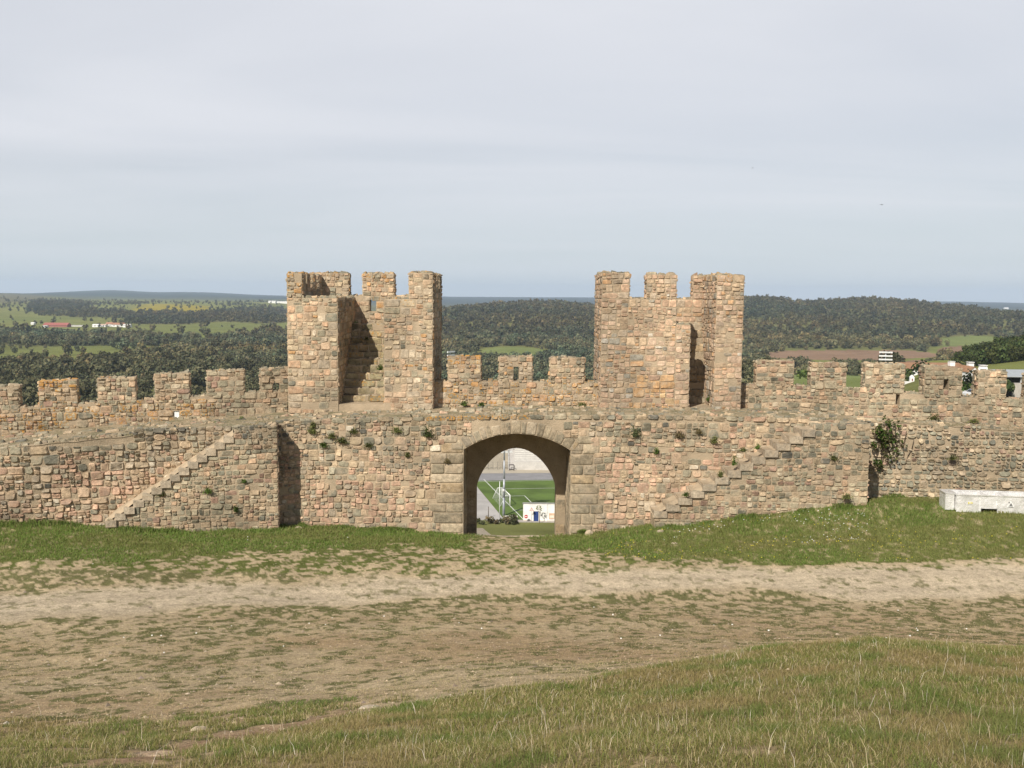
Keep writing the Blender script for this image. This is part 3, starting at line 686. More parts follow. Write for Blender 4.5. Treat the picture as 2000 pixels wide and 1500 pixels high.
_a = at(562, 800, 33.6); _b = at(-160, 800, 30.3); _a[2] = _b[2] = 0
LP = Frame(_b, _a-_b); lps1 = np.linalg.norm(_a-_b)
sl = LP.hit(339, 803)+LP.hit(350, 820)
parapet(lw, LP, 0, lps1, ztab(LP, [(-160, 806), (0, 799), (100, 793), (300, 781), (450, 770), (562, 763)]), ztab(LP, [(-160, 875), (0, 862), (300, 835), (562, 803)]),
        [(-85, 760, 36, 751, 0, None, 0, .3), (75, 744, 150, 741, 0, None, 'merlon with orange lichen along its top', 1.2), (190, 739, 265, 735, 0, None, 0, .3), (302, 730, 370, 728, 0, None, 0, .2), (404, 724, 477, 721, 0, None, 0, .3), (509, 720, 566, 717, 0, (533, 744, 546, 765), 'merlon with a dark arrow slit, joined to the tower', .2)],
        holes=[(sl[0], sl[2], sl[3], sl[1])], pal=PAL_MIX, lich=.25, lichf=lambda s, t: .55 if 2.2 < s < 9 and t < -3.6 else .1)
# ---- middle parapet, part of the gate wall
MP = wallframe(838, 33.6, 1180, 33.6); ms1 = MP.hit(1180, 700)[0]
parapet(gate, MP, 0, ms1, ztab(MP, [(838, 744), (1000, 746), (1180, 748)]), ztab(MP, [(838, 797), (1180, 797)]),
        [(875, 695, 939, 694, 0, None, 'merlon crowned with orange lichen', 1.0), (975, 696, 1040, 696, 0, (1003, 716, 1013, 744), 'merlon pierced by an arrow slit', .35), (1075, 698, 1142, 698, 0, None, 0, .7)], pal=PAL_WARM, lich=.55)
# ---- right curtain wall
_a = at(1640, 800, 32.4); _b = at(2180, 800, 31.7); _a[2] = _b[2] = 0
RW = Frame(_a, _b-_a); rs1 = np.linalg.norm(_b-_a)
rtop = ztab(RW, [(1640, 822), (1700, 824), (1800, 829), (2000, 842), (2180, 852)])
rw = thing('curtain_wall', 'rubble curtain wall of rounded cobbles with merlons, right of the gate wall', 'castle wall', (12, 31, -6.8))
a = Acc(); wall_body(a, RW, 0, rs1, ZBOT, rtop, 0, -2.4)
PAL_COB = [((.33, .28, .205), 4), ((.27, .25, .19), 4), ((.39, .31, .215), 3), ((.19, .185, .155), 2), ((.42, .33, .24), 2), ((.30, .20, .155), 1), ((.44, .38, .29), .8)]
rubble(a, RW, mkspans(0, rs1, rtop), RW.hit(1800, 1000)[1]-.5, rtop(0)+.03, pal=PAL_COB, h=(.13, .26), w=(.15, .4), relief=(.025, .075), p=(2.4, 4), gap=.012, wob=.04)
a.build('wall_body', SM, rw); walk(rw, RW, 0, rs1, rtop, 1.7, seed=4); walk_stones(rw, RW, 0, rs1, rtop, 1.1)
_a = at(1444, 800, 33.6); _b = at(2180, 800, 32.9); _a[2] = _b[2] = 0
RP = Frame(_a, _b-_a); rps1 = np.linalg.norm(_b-_a)
sl = RP.hit(1750, 770)+RP.hit(1757, 791)
parapet(rw, RP, 0, rps1, ztab(RP, [(1444, 752), (1600, 757), (1700, 764), (1880, 776), (2000, 780), (2180, 788)]), ztab(RP, [(1444, 803), (1700, 818), (2000, 832), (2180, 842)]),
        [(1478, 704, 1551, 703, 0, None, 'merlon with an orange lichen corner', .75), (1585, 706, 1654, 707, 0, None, 0, .4), (1691, 709, 1768, 711, 0, None, 0, .6), (1807, 713, 1880, 718, 0, (1843, 739, 1852, 761), 'merlon with a flared arrow slit', .3), (1912, 723, 1967, 725, 0, None, 0, .1), (2010, 729, 2075, 731, 0, None, 0, .1)],
        holes=[(sl[0], sl[2], sl[3], sl[1])], pal=PAL_MIX, lich=.15)
# ---- outside stairs
def stair(label, fr, prof, nst, flat, zb, depth, right_up, loc, pal, seed, fill=-.1):
    """prof: (bottom pixel, top pixel) of the flight; flat: far end of the level block on top"""
    r = np.random.default_rng(seed); t = thing('stone_staircase', label, 'stairs', loc)
    (s0, z0), (s1, z1) = fr.hit(*prof[0]), fr.hit(*prof[1]); s2, z2 = fr.hit(*flat)
    ed = np.linspace(s0, s1, nst+1); hz = [z0+(z1-z0)*(k+1)/nst for k in range(nst)]
    a = Acc(); zt_list = []
    for k in range(nst):
        c, d = ed[k], ed[k+1]; colp(a, fr, min(c, d), max(c, d), zb-.6, zb-.6, hz[k]-.03, hz[k]-.03, 0, -depth); zt_list.append((min(c, d), max(c, d), hz[k]))
    colp(a, fr, min(s1, s2), max(s1, s2), zb-.6, zb-.6, z1+.05, z2, 0, -depth) if not right_up else colp(a, fr, s1, s2, zb-.6, zb-.6, z1+.05, z2, 0, -depth)
    lo_, hi_ = min(s0, s2), max(s0, s2)
    def zt(s):
        for c, d, h in zt_list:
            if c <= s <= d: return h-.05
        return z2 if (abs(s-s2) < abs(s1-s2)+1e-6) else -99
    rubble(a, fr, mkspans(lo_, hi_, zt), zb-.5, max(z1, z2), pal=pal, h=(.13, .22), w=(.16, .38), relief=(.01, .045), r=r)
    if s2 > s1: side_stones(a, fr, s2, zb-.4, z2, 0, -depth, True, PAL_PINK)
    cap(a, fr, min(s1, s2), max(s1, s2), z1+.05 if s1 < s2 else z2, z2, 0, -depth, .1)
    a.build('flight', SM, t)
    b = Acc(); n_ = nst*4; m_ = 9; S = np.linspace(s0-.05, s1, n_); D = np.linspace(.03, -depth, m_); SS, DD = np.meshgrid(S, D, indexing='ij'); rise = (z1-z0)/nst
    ZZ = z0+rise*(.5+fill)+(z1-z0-rise*.5)*(SS-s0)/(s1-s0)+.16*(fbm(SS*2.6+seed, DD*2.6, seed, 4)-.5)-.10*np.exp(-((DD-.03)/.12)**2); i = np.arange(n_-1)[:, None]*m_+np.arange(m_-1)[None, :]
    b.add(fr.p(SS, ZZ, DD).reshape(-1, 3), [np.stack([i, i+m_, i+m_+1, i+1], -1).reshape(-1, 4)[:, ::-1]], MORT, 0, True); b.build('worn_fill', M['mortar'], t)
    for k in range(nst):                          # each worn step is a slab of its own
        c, d, h = zt_list[k]; b = Acc(); n = 8; ex = r.uniform(.04, .10)
        S = np.linspace(c-.02, d+.02, n); D = np.linspace(ex, -depth, 7); SS, DD = np.meshgrid(S, D, indexing='ij')
        Z = h-.02+.09*(fbm(SS*5+k, DD*3, seed, 3)-.5)-.05*np.exp(-((DD+depth*.45)/.3)**2)
        Vt = fr.p(SS, Z, DD).reshape(-1, 3); Vb = fr.p(SS, np.full_like(Z, h-.24), DD).reshape(-1, 3); m_ = 7
        i = np.arange(n-1)[:, None]*m_+np.arange(m_-1)[None, :]; cst = np.append(np.array([.44, .365, .27])*r.uniform(.8, 1.1), .0)
        top = np.stack([i, i+m_, i+m_+1, i+1], -1).reshape(-1, 4)[:, ::-1]
        b.add(np.vstack([Vt, Vb]), [top], cst, 0, False); nv = n*m_
        fr_ = np.arange(n-1)*m_; b.P.append((np.stack([fr_, fr_+nv, fr_+m_+nv, fr_+m_], 1)[:, :]+b.n-2*nv, 0, False))
        for e_ in (0, (n-1)*m_):
            q = np.arange(m_-1)+e_; qq = np.stack([q, q+1, q+1+nv, q+nv], 1)
            b.P.append(((qq if e_ == 0 else qq[:, ::-1])+b.n-2*nv, 0, False))
        b.build('step', SM, t)
    return t
_a = at(541, 800, 30.05); _b = at(200, 800, 28.75); _a[2] = _b[2] = 0
SL = Frame(_b, _a-_b)
stair('worn stone stair climbing rightwards beside the left curtain wall', SL, ((208, 1026), (455, 850)), 14, (541, 831), SL.hit(300, 1031)[1], .92, True, (-9.5, 29.5, -7.3), lambda s, t: PAL_GREY if t > -5.3 else PAL_MIX, 21, .50)
SRF = wallframe(1280, 30.1, 1700, 30.1)
stair('stone stair with pale steps climbing rightwards, on the right side of the arch', SRF, ((1278, 1010), (1590, 838)), 13, (1700, 828), SRF.hit(1300, 1035)[1], .88, True, (8, 30, -7), lambda s, t: PAL_GREY if t > -5.6 else PAL_MIX, 22, .02)

# ---- towers
def blockwall(acc, x0, x1, y0, y1, z0, z1, faces='FRL', pal=PAL_WARM, lich=.12, top=True, hol=(), **k):
    """an axis-aligned block of masonry with stones on the faces named (Front, Right, Left, Back)"""
    f = Frame((x0, y0, 0), (1, 0, 0)); w = x1-x0; dp = y1-y0
    wall_body(acc, f, 0, w, z0, lambda s: z1, 0, -dp, hol, 3)
    lf = lambda s, t: lich*(.4+1.2*sst(z1-1.0, z1, t))
    if 'F' in faces: rubble(acc, f, mkspans(0, w, lambda s: z1+.01, hol), z0, z1, pal=pal, lich=lf, **k)
    if 'R' in faces: rubble(acc, Frame((x1, y0, 0), (0, 1, 0)), lambda t: [(0, dp)], z0, z1, pal=pal, lich=lf, **k)
    if 'L' in faces: rubble(acc, Frame((x0, y1, 0), (0, -1, 0)), lambda t: [(0, dp)], z0, z1, pal=pal, lich=lf, **k)
    if 'B' in faces: rubble(acc, Frame((x1, y1, 0), (-1, 0, 0)), lambda t: [(0, w)], z0, z1, pal=pal, lich=lf, **k)
    if top: cap(acc, f, 0, w, z1, z1, 0, -dp, lich*2)
TY = 33.0; TK = dict(h=(.15, .29), w=(.2, .48), relief=(.008, .034))
def X(px, Y=TY, py=700): return at(px, py, Y)[0]
def Z(py, Y=TY, px=1000): return at(px, py, Y)[2]
tl = thing('gate_tower', 'square stone tower left of the arch with a shaded stair recess and tall merlons', 'tower', (-5, 35, -4))
x0, x1, x2, x3 = X(562), X(660), X(750), X(845); zb_ = Z(806, TY, 700); YB = 37.1; zA = Z(582, TY, 620); zB = Z(584, TY, 800); zS = zA+.22
a = Acc()
blockwall(a, x0, x1, TY, YB-.5, zb_-1.2, zA, 'FRL', lich=.2, **TK)
blockwall(a, x2, x3, TY, YB-.5, zb_-1.2, zB, 'FRL', lich=.2, **TK)
zbk = Z(578, YB-.5, 700)
hx = (X(722, YB-.5)-x0, X(735, YB-.5)-x0, Z(608, YB-.5, 728), Z(585, YB-.5, 728))
blockwall(a, x0, x3, YB-.5, YB, zb_-6, zbk, 'FLR', lich=.2, hol=[hx], **TK)
# side parapet strips below the side merlons
blockwall(a, x0, x0+.52, TY+.6, YB-.5, zA+.002, zS, 'FR', top=False, **TK); blockwall(a, x3-.5, x3, TY+.6, YB-.5, zB+.002, zS, 'FR', top=False, **TK)
a.build('tower_wall', SM, tl)
zT = Z(534, TY, 600); zT2 = Z(534, YB-.5, 700)
def tmer(parent, xa, xb, ya, yb, z0, z1, faces='FRL', lich=.3, pal=PAL_WARM, label=None):
    b = Acc(); blockwall(b, xa, xb, ya, yb, z0, z1, faces, pal=pal, lich=lich, h=(.13, .24), w=(.18, .4), relief=(.01, .04))
    o = b.build('merlon', SM, parent)
    if label: o['label'] = label
def ymer(parent, xa, xb, y0, y1, n, gap_, z0, z1, lich=.25):
    ln = ((y1-y0)-gap_*(n-1))/n
    for k in range(n): tmer(parent, xa, xb, y0+k*(ln+gap_), y0+k*(ln+gap_)+ln, z0, z1, 'FRL', lich)
tmer(tl, x0, x0+.52, TY+.003, TY+.6, zA+.002, zT, lich=.5, label='corner merlon streaked with orange lichen')
ymer(tl, x0, x0+.50, TY+.95, YB-.55, 3, .52, zS+.002, zT)
tmer(tl, x3-.83, x3, TY+.003, TY+.62, zB+.002, Z(533, TY, 820), lich=.2)
ymer(tl, x3-.48, x3-.002, TY+.95, YB-.55, 3, .52, zS+.002, Z(533, TY, 820))
tmer(tl, x0+.002, X(682, YB-.5), YB-.497, YB-.003, zbk+.002, zT2)
tmer(tl, X(709, YB-.5), X(770, YB-.5), YB-.497, YB-.003, zbk+.002, zT2)
tmer(tl, X(812, YB-.5), x3-.003, YB-.497, YB-.003, zbk+.002, zT2)
def niche_steps(parent, xa, xb, ya, zlow, yb, zhigh, n, pal, yend, seed):
    r = np.random.default_rng(seed)
    for k in range(n):
        y = ya+(yb-ya)*k/n; z = zlow+(zhigh-zlow)*(k+1)/n; b = Acc(); zp = zlow+(zhigh-zlow)*k/n
        b.box(xa, xb, y, yend, zp-.2 if k == 0 else zp-.002, z-.03, MORT, 1)
        f = Frame((xa, y, 0), (1, 0, 0)); rubble(b, f, lambda t: [(0, xb-xa)], zp, z, h=(z-zp, z-zp+.001), w=(.3, .7), relief=(.01, .03), p=(5, 8), pal=pal, r=r, lich=lambda s, t: .35, wob=.005)
        yn = y+(yb-ya)/n if k < n-1 else yend
        cap(b, f, 0, xb-xa, z-.03, z-.03, 0, -(yn-y), .3, PAL_ASH, (.3, .7))
        b.build('step', SM, parent)
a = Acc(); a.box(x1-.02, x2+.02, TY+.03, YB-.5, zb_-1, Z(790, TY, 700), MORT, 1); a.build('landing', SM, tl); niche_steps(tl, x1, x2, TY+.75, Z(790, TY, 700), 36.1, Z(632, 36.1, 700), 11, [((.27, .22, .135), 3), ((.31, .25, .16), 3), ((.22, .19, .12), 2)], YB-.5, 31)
tr = thing('gate_tower', 'square pinkish stone tower right of the arch with a sunlit front and narrow stair slot', 'tower', (5.5, 34.3, -4))
x0, x1, x2, x3 = X(1173), X(1347), X(1396), X(1449); YB = 35.6; YK = 35.9; zb_ = Z(806, TY, 1300); zA = Z(584, TY, 1250)
a = Acc()
PAL_T2 = [((.46, .31, .215), 5), ((.45, .33, .225), 4), ((.47, .34, .25), 3), ((.40, .315, .235), 2), ((.29, .26, .215), .9), ((.47, .29, .165), 1.2), ((.55, .49, .42), .25)]
def p2(s, t): return [((.50, .31, .165), 3), ((.46, .30, .21), 3), ((.48, .34, .2), 2)] if t < zb_+1.3 and 1 < s < 3 else PAL_T2
xn = X(1319); blockwall(a, x0, xn, TY, TY+.5, zb_-1.2, zA, 'FRL', pal=p2, lich=.06, **TK); blockwall(a, xn+.003, x1, TY+.002, TY+.5, zb_-1.2, Z(634, TY, 1330), 'FR', pal=p2, lich=.06, **TK)  # wall cut lower at its right end to let sun onto the steps
blockwall(a, x0+.002, x0+.5, TY+.5, YB, zb_-6, zA-.004, 'L', pal=PAL_T2, lich=.06, **TK)
blockwall(a, x2, x3, TY, YK, zb_-6, zA, 'FLR', pal=PAL_T2, lich=.1, **TK)
blockwall(a, x0+.5, x2, YK-.5, YK-.002, zb_-6, zA+.003, 'F', pal=PAL_T2, lich=.06, **TK); a.box(x1-.02, x2+.02, TY+.02, YK-.5, zb_-3, Z(797, TY, 1370), MORT, 1)
a.box(x0+.5, x1-.02, TY+.5, YK-.5, zb_-1, zA-1.25, MORT, 1)
a.build('tower_wall', SM, tr)
zq = Z(533, TY, 1200)
tmer(tr, x0, X(1227), TY+.003, TY+.5, zA+.002, zq, 'FRL', .1, PAL_T2); tmer(tr, x0+.002, x0+.5, TY+.5, YB-.003, zA+.002, zq-.01, 'L', .1, PAL_T2)
tmer(tr, X(1260), X(1318), TY+.003, TY+.5, zA+.002, Z(536, TY, 1290), 'FRL', .1, PAL_T2)
tmer(tr, X(1350, YK-.5), x2+.01, YK-.497, YK-.005, zA+.006, Z(538, YK-.5, 1370), 'FL', .1, PAL_T2)
tmer(tr, x2+.003, x3, TY+.003, YK-.008, zA+.002, Z(537, TY, 1420), 'FLR', .3, PAL_T2, 'long merlon with an orange lichen corner')
niche_steps(tr, x1, x2, TY+1.35, Z(797, TY, 1370), YK-.58, Z(632, YK-.58, 1370), 11, PAL_ASH, YK-.5, 32)

# ------------------------------------------------------------------ greenery helpers
def crown(nq, rx, rz, seed, size, col, nl=8, lift=.55):
    """leaf clumps spread through a few overlapping lobes; returns verts, quads, colours (base at z=0)"""
    r = np.random.default_rng(seed)
    lobes = [(0, 0, rz*.5, rx*.52, rz*.36)]
    for k in range(nl-1):
        an = r.uniform(0, 6.283); q = r.uniform(.08, .52); lobes.append((rx*q*math.cos(an), rx*q*math.sin(an), rz*(lift+r.uniform(-.22, .38)), rx*r.uniform(.34, .6), rz*r.uniform(.24, .42)))
    P = []; Nn = []
    for i in range(nq):
        l = lobes[i % nl]; d = r.normal(size=3); d /= np.linalg.norm(d); k = r.uniform(.55, 1.06)
        P.append((l[0]+d[0]*l[3]*k, l[1]+d[1]*l[3]*k, l[2]+d[2]*l[4]*k)); n = d+r.normal(size=3)*.55; Nn.append(n/np.linalg.norm(n))
    P = np.array(P); Nn = np.array(Nn); s = size*r.uniform(.6, 1.4, nq)[:, None]
    A = np.cross(Nn, r.normal(size=(nq, 3))); A /= np.linalg.norm(A, axis=1)[:, None]; B = np.cross(Nn, A)
    j = lambda: r.uniform(.6, 1.15, (nq, 1))
    V = np.stack([P-A*s*j()-B*s*j()*.8, P+A*s*j()-B*s*j()*.8, P+A*s*j()+B*s*j()*.8, P-A*s*j()+B*s*j()*.8], 1).reshape(-1, 3)
    c = np.array(col)*r.uniform(.65, 1.35, (nq, 1))*np.array([1, 1, 1]); c[:, 0] *= r.uniform(.88, 1.16, nq)
    return V, np.arange(nq*4).reshape(-1, 4), np.repeat(c, 4, 0)
OAK = (.104, .106, .056)
def gz(x, y): return float(height(np.array([x]), np.array([y]))[0])
def ground_at(px, py, d0=36, d1=9000):            # where the photo's ray meets the land
    d = np.exp(np.linspace(math.log(d0), math.log(d1), 3000)); r = ray(px, py); P = d[:, None]*(r/r[1])[None, :]
    below = np.nonzero(P[:, 2] < height(P[:, 0], P[:, 1]))[0]
    i = below[0] if len(below) else 0; q = P[i].copy(); q[2] = gz(q[0], q[1]); return q
# ------------------------------------------------------------------ woods
rt_ = np.random.default_rng(77)
def scatter(n, d0, d1, pw):
    u = rt_.random(n); d = (d0**pw+u*(d1**pw-d0**pw))**(1/pw); a = rt_.uniform(-.60, .60, n); x = a*d; z = height(x, d)
    fd, _, px, py = land(x, d, z); ok = (rt_.random(n) < fd) & (px > -60) & (px < 2060); return x[ok], d[ok], z[ok], px[ok], py[ok]
WALLTOP = ([-50, 100, 300, 560, 561, 862, 863, 1163, 1164, 1450, 1451, 1700, 2000, 2060], [797, 790, 776, 762, 530, 530, 744, 746, 533, 533, 750, 760, 778, 782])
x, y, z, px, py = scatter(16000, 300, 1150, 2)
kind = rt_.integers(0, 6, len(x)); scl = rt_.choice([.5, .8, 1.0, 1.35], len(x), p=[.22, .33, .3, .15])*rt_.uniform(.85, 1.15, len(x))
_, tpy = project(x, y, z+6.5*scl); vis = tpy < np.interp(px, *WALLTOP)
x, y, z, px, py, kind, scl = [v[vis] for v in (x, y, z, px, py, kind, scl)]
order = np.argsort(y/scl)
TREE_ME = []
for k in range(6):
    a = Acc(); V, q, c = crown(620, 4.7+.3*(k % 3), 6.8, 100+k, .42, np.array(OAK)*(.85+.07*k), 9); a.add(V, [q], c, 0)
    a.tube((0, 0, -.6), (0, 0, 4.4), .42, .24, 7, (.09, .075, .055)); a.tube((0, 0, 2.4), (1.5, .6, 4.2), .22, .12, 6, (.09, .075, .055)); a.tube((0, 0, 2.2), (-1.3, -.7, 4.4), .2, .1, 6, (.09, .075, .055))
    o = a.build('holm_oak', M['leaf']); TREE_ME.append(o)
NT = 290; used = set()
LAB = ['rounded dark green holm oak in the wooded valley beyond the left curtain wall', 'rounded dark green holm oak on the slope seen between the two towers', 'rounded dark green holm oak in the valley beyond the right curtain wall']
for i in order[:NT]:
    k = int(kind[i])
    o = TREE_ME[k] if k not in used else TREE_ME[k].copy()
    if k in used: COL.objects.link(o)
    used.add(k); o.location = (x[i], y[i], z[i]); o.rotation_euler = (0, 0, rt_.uniform(0, 6.28)); s_ = scl[i]; o.scale = (s_*rt_.uniform(.9, 1.12), s_*rt_.uniform(.9, 1.12), s_*rt_.uniform(.85, 1.1))
    w_ = 0 if px[i] < 700 else (1 if px[i] < 1300 else 2)
    tag(o, LAB[w_], 'tree', 'holm oaks %s' % ('left of the towers', 'between the towers', 'right of the towers')[w_])
for k in range(6):
    if k not in used: bpy.data.objects.remove(TREE_ME[k])
def mass(name, xs, ys, zs, sc, protos, label):
    a = Acc(); pk = rt_.integers(0, len(protos), len(xs)); an = rt_.uniform(0, 6.28, len(xs)); br = rt_.uniform(.58, 1.45, len(xs))
    tint = fbm(xs/140, ys/140, 91, 3)
    for k, (V, q, c) in enumerate(protos):
        I = np.nonzero(pk == k)[0]
        if not len(I): continue
        ca, sa = np.cos(an[I])[:, None], np.sin(an[I])[:, None]; s_ = sc[I][:, None]
        VX = (V[:, 0]*ca-V[:, 1]*sa)*s_+xs[I][:, None]; VY = (V[:, 0]*sa+V[:, 1]*ca)*s_+ys[I][:, None]; VZ = V[:, 2]*s_+zs[I][:, None]
        CC = c[None]*(br[I]*(.8+.4*tint[I]))[:, None, None]*np.stack([1+.7*(tint[I]-.5)+rt_.uniform(-.1, .14, len(I)), np.ones(len(I)), 1-.5*(tint[I]-.5)], 1)[:, None, :]
        n = len(V); Q = (q[None]+(np.arange(len(I))*n)[:, None, None]).reshape(-1, 4)
        a.add(np.stack([VX, VY, VZ], -1).reshape(-1, 3), [Q], CC.reshape(-1, 3), 0)
    o = a.build(name, M['leaf']); tag(o, label, 'woodland', kind='stuff')
pm = [crown(230, 4.6, 6.4, 200+k, .58, OAK, 8) for k in range(6)]
r_ = order[NT:]; mass('valley_wood', x[r_], y[r_], z[r_], scl[r_], pm, 'dark evergreen oak wood filling the valley behind the castle')
x, y, z, px, py = scatter(62000, 1150, 3600, 1.3); _k = (y < 2330) | (px < 600); x, y, z, px, py = x[_k], y[_k], z[_k], px[_k], py[_k]
_, tpy = project(x, y, z+8); vis = tpy < np.interp(px, *WALLTOP); x, y, z, px, py = [v[vis] for v in (x, y, z, px, py)]
pf = [crown(50, 5.0, 6.0, 300+k, 1.05, np.array(OAK)*1.0, 6) for k in range(6)]
mass('hill_wood', x, y, z, rt_.choice([.45, .75, 1.0, 1.4], len(x), p=[.25, .35, .27, .13])*rt_.uniform(.85, 1.15, len(x)), pf, 'grey green oak scrub covering the far hillsides')
# the dark copse on the slope right of the village
xs = rt_.uniform(150, 330, 1500); ys = rt_.uniform(330, 470, 1500); zs = height(xs, ys); px, py = project(xs, ys, zs)
ok = (px > 1868) & (px < 2090) & (rt_.random(1500) < sst(1860, 1990, px)*.9+.12); I = np.nonzero(ok)[0][:420]
pc = [crown(520, 3.7, 5.2, 400+k, .30, (.065, .082, .026), 9) for k in range(5)]
mass('village_wood', xs[I], ys[I], zs[I], rt_.uniform(.6, 1.15, len(I)), pc, 'dark green bushy wood on the slope behind the white houses')

# ------------------------------------------------------------------ outside the gate: football ground below the hill
PZ = -45.0
def pp(px, py, dz=0.0): return at_z(px, py, PZ+dz)
def sheet(name, pts, dz, col, mat='paint', kind='structure', sub=1):
    a = Acc(); V = [p+np.array([0, 0, dz]) for p in pts]; a.add(V, [[tuple(range(len(V)))]], col); o = a.build(name, M[mat]); tag(o, kind=kind); return o
simple('turf', (.10, .15, .036), .9, 0, .28, .14); simple('asphalt', (.25, .245, .25), .9, 0, .12, .3); simple('concrete', (.40, .38, .36), .9, 0, .14, .25); simple('sand', (.42, .37, .29), .95, 0, .12, .2)
sheet('football_pitch', [pp(928, 939.6), pp(934, 953.5), pp(988, 1018), pp(1500, 1016), pp(1500, 931)], .06, (.075, .145, .03), 'turf')
sheet('apron', [pp(890, 942), pp(890, 1030), pp(1000, 1030), pp(987, 1017.5), pp(933.5, 953.2), pp(927, 940)], .03, (.4, .4, .4), 'concrete')
sheet('road', [pp(850, 941), pp(1500, 931), pp(1500, 921.5), pp(850, 925.5)], .04, (.25, .25, .25), 'asphalt')
sheet('verge', [pp(850, 925.5), pp(1500, 921.5), pp(1500, 915), pp(850, 916)], .05, (.4, .35, .28), 'sand')
def pline(a, p, q, w=.15, dz=.10):
    p = p+np.array([0, 0, dz]); q = q+np.array([0, 0, dz]); d = q-p; d /= np.linalg.norm(d); n = np.array([-d[1], d[0], 0])*w/2
    a.add([p-n, q-n, q+n, p+n], [[(0, 1, 2, 3)]], (.75, .75, .72))
a = Acc()
for p, q in (((945, 937), (1024, 1017)), ((930, 941.6), (1200, 937)), ((960, 956), (1200, 952)), ((980, 970), (1024.5, 969)), ((1024.5, 969), (1062, 1006)), ((1000, 997), (1060, 997))): pline(a, pp(*p), pp(*q))
tag(a.build('pitch_lines', M['paint']), kind='structure')
# goal
simple('net', (.55, .56, .55), .9)
gl = thing('football_goal', 'white football goal with a sagging net behind the lamp post, seen through the arch', 'goal', pp(996, 989))
A_ = pp(996, 989); B_ = pp(980.6, 973.2); hG = np.array([0, 0, 2.44]); dirg = (B_-A_)/np.linalg.norm(B_-A_); bk = np.array([-dirg[1], dirg[0], 0]); bk = bk if bk[0] < 0 else -bk
a = Acc()
for p in (A_, B_): a.tube(p, p+hG, .09, .09, 8, (.8, .8, .8)); a.tube(p+hG, p+hG+bk*1.0, .05, .05, 6, (.8, .8, .8)); a.tube(p+hG+bk*1.0, p+bk*2.2, .04, .04, 6, (.8, .8, .8))
a.tube(A_+hG, B_+hG, .09, .09, 8, (.8, .8, .8)); a.build('goal_frame', M['paint'], gl)
a = Acc(); P0 = [A_+hG+bk*1.0, B_+hG+bk*1.0, B_+bk*2.2, A_+bk*2.2]
def netpanel(c00, c10, c11, c01, n, m):
    for i in range(n+1): f = i/n; a.tube(c00*(1-f)+c10*f, c01*(1-f)+c11*f, .009, .009, 4, (.6, .6, .6))
    for j in range(m+1): f = j/m; a.tube(c00*(1-f)+c01*f, c10*(1-f)+c11*f, .009, .009, 4, (.6, .6, .6))
netpanel(*P0, 24, 9); netpanel(A_+hG, B_+hG, P0[1], P0[0], 24, 4)
for s_ in (A_, B_): netpanel(s_, s_+hG, s_+hG+bk*1.0, s_+bk*2.2, 8, 8)
a.build('goal_net', M['net'], gl)
# lamp post at the corner of the pitch; its head is behind the wall
def floodlight(loc, h, label, rad, heads, yaw, col=(.42, .44, .48)):
    t = thing('floodlight_mast', label, 'floodlight', loc, 'floodlight masts round the pitch'); L0 = np.array(loc); a = Acc(); n = 4
    for k in range(n): a.tube(L0+[0, 0, h*k/n-(.5 if k == 0 else 0)], L0+[0, 0, h*(k+1)/n], rad*(1-.5*k/n), rad*(1-.5*(k+1)/n), 12, col)
    a.tube(L0+[0, 0, h*.33], L0+[0, 0, h*.33+.5], rad*1.02, rad*1.02, 12, (.8, .8, .8)) if rad > .2 else None
    a.build('mast', M['metal_paint'], t); c, s = math.cos(yaw), math.sin(yaw); ux = np.array([c, s, 0]); uy = np.array([-s, c, 0])
    a = Acc()
    for row in range(3):
        z = h-.3-row*.95; a.tube(L0+ux*-1.5+[0, 0, z], L0+ux*1.5+[0, 0, z], .06, .06, 6, (.7, .7, .7))
    a.build('cross_arm', M['metal_paint'], t)
    for row in range(3):
        z = h-.3-row*.95
        for k in range(heads):
            b = Acc(); o = L0+ux*(-1.4+2.8*k/(heads-1))-uy*.18+[0, 0, z+.05]; b.hexa([o+ux*i*.27+uy*j*.17+[0, 0, zz_] for zz_ in (-.18, .20) for i, j in ((-1, -1), (1, -1), (1, 1), (-1, 1))], (.80, .80, .80)); b.build('lamp', M['metal_paint'], t)
    return t
q = pp(984, 1008); floodlight((q[0], q[1], PZ), 15.5, 'grey floodlight mast whose foot stands by the goal, seen through the arch', .27, 4, .2)
q = at(1730, 690, 250); zg = gz(q[0], q[1]); floodlight((q[0], q[1], zg), q[2]-zg+.5, 'floodlight mast rising above a merlon of the right curtain wall', .16, 6, -.25)
q = at(880, 689, 262); zg = gz(q[0], q[1]); floodlight((q[0], q[1], zg), q[2]-zg+.5, 'floodlight mast peeping out beside the left tower, over the middle parapet', .16, 6, 1.0)
def post(name, label, cat, p, h, r_, col, group=None):
    a = Acc(); p = np.array(p, float); a.tube(p-[0, 0, .3], p+[0, 0, h], r_, r_*.8, 8, col); a.add(*[[p+[r_*math.cos(t)*.8, r_*math.sin(t)*.8, h+.0] for t in np.arange(8)*math.pi/4], [[tuple(range(8))]], col][:2], col)
    return tag(a.build(name, M['metal_paint']), label, cat, group)
post('net_pole', 'tall thin white pole left of the grey floodlight mast, seen through the arch', 'pole', pp(975.5, 1012), 7.6, .07, (.8, .8, .8))
post('fence_post', 'short dark post standing on the pale apron left of the pitch', 'post', pp(954, 1012), 2.4, .09, (.12, .10, .08))
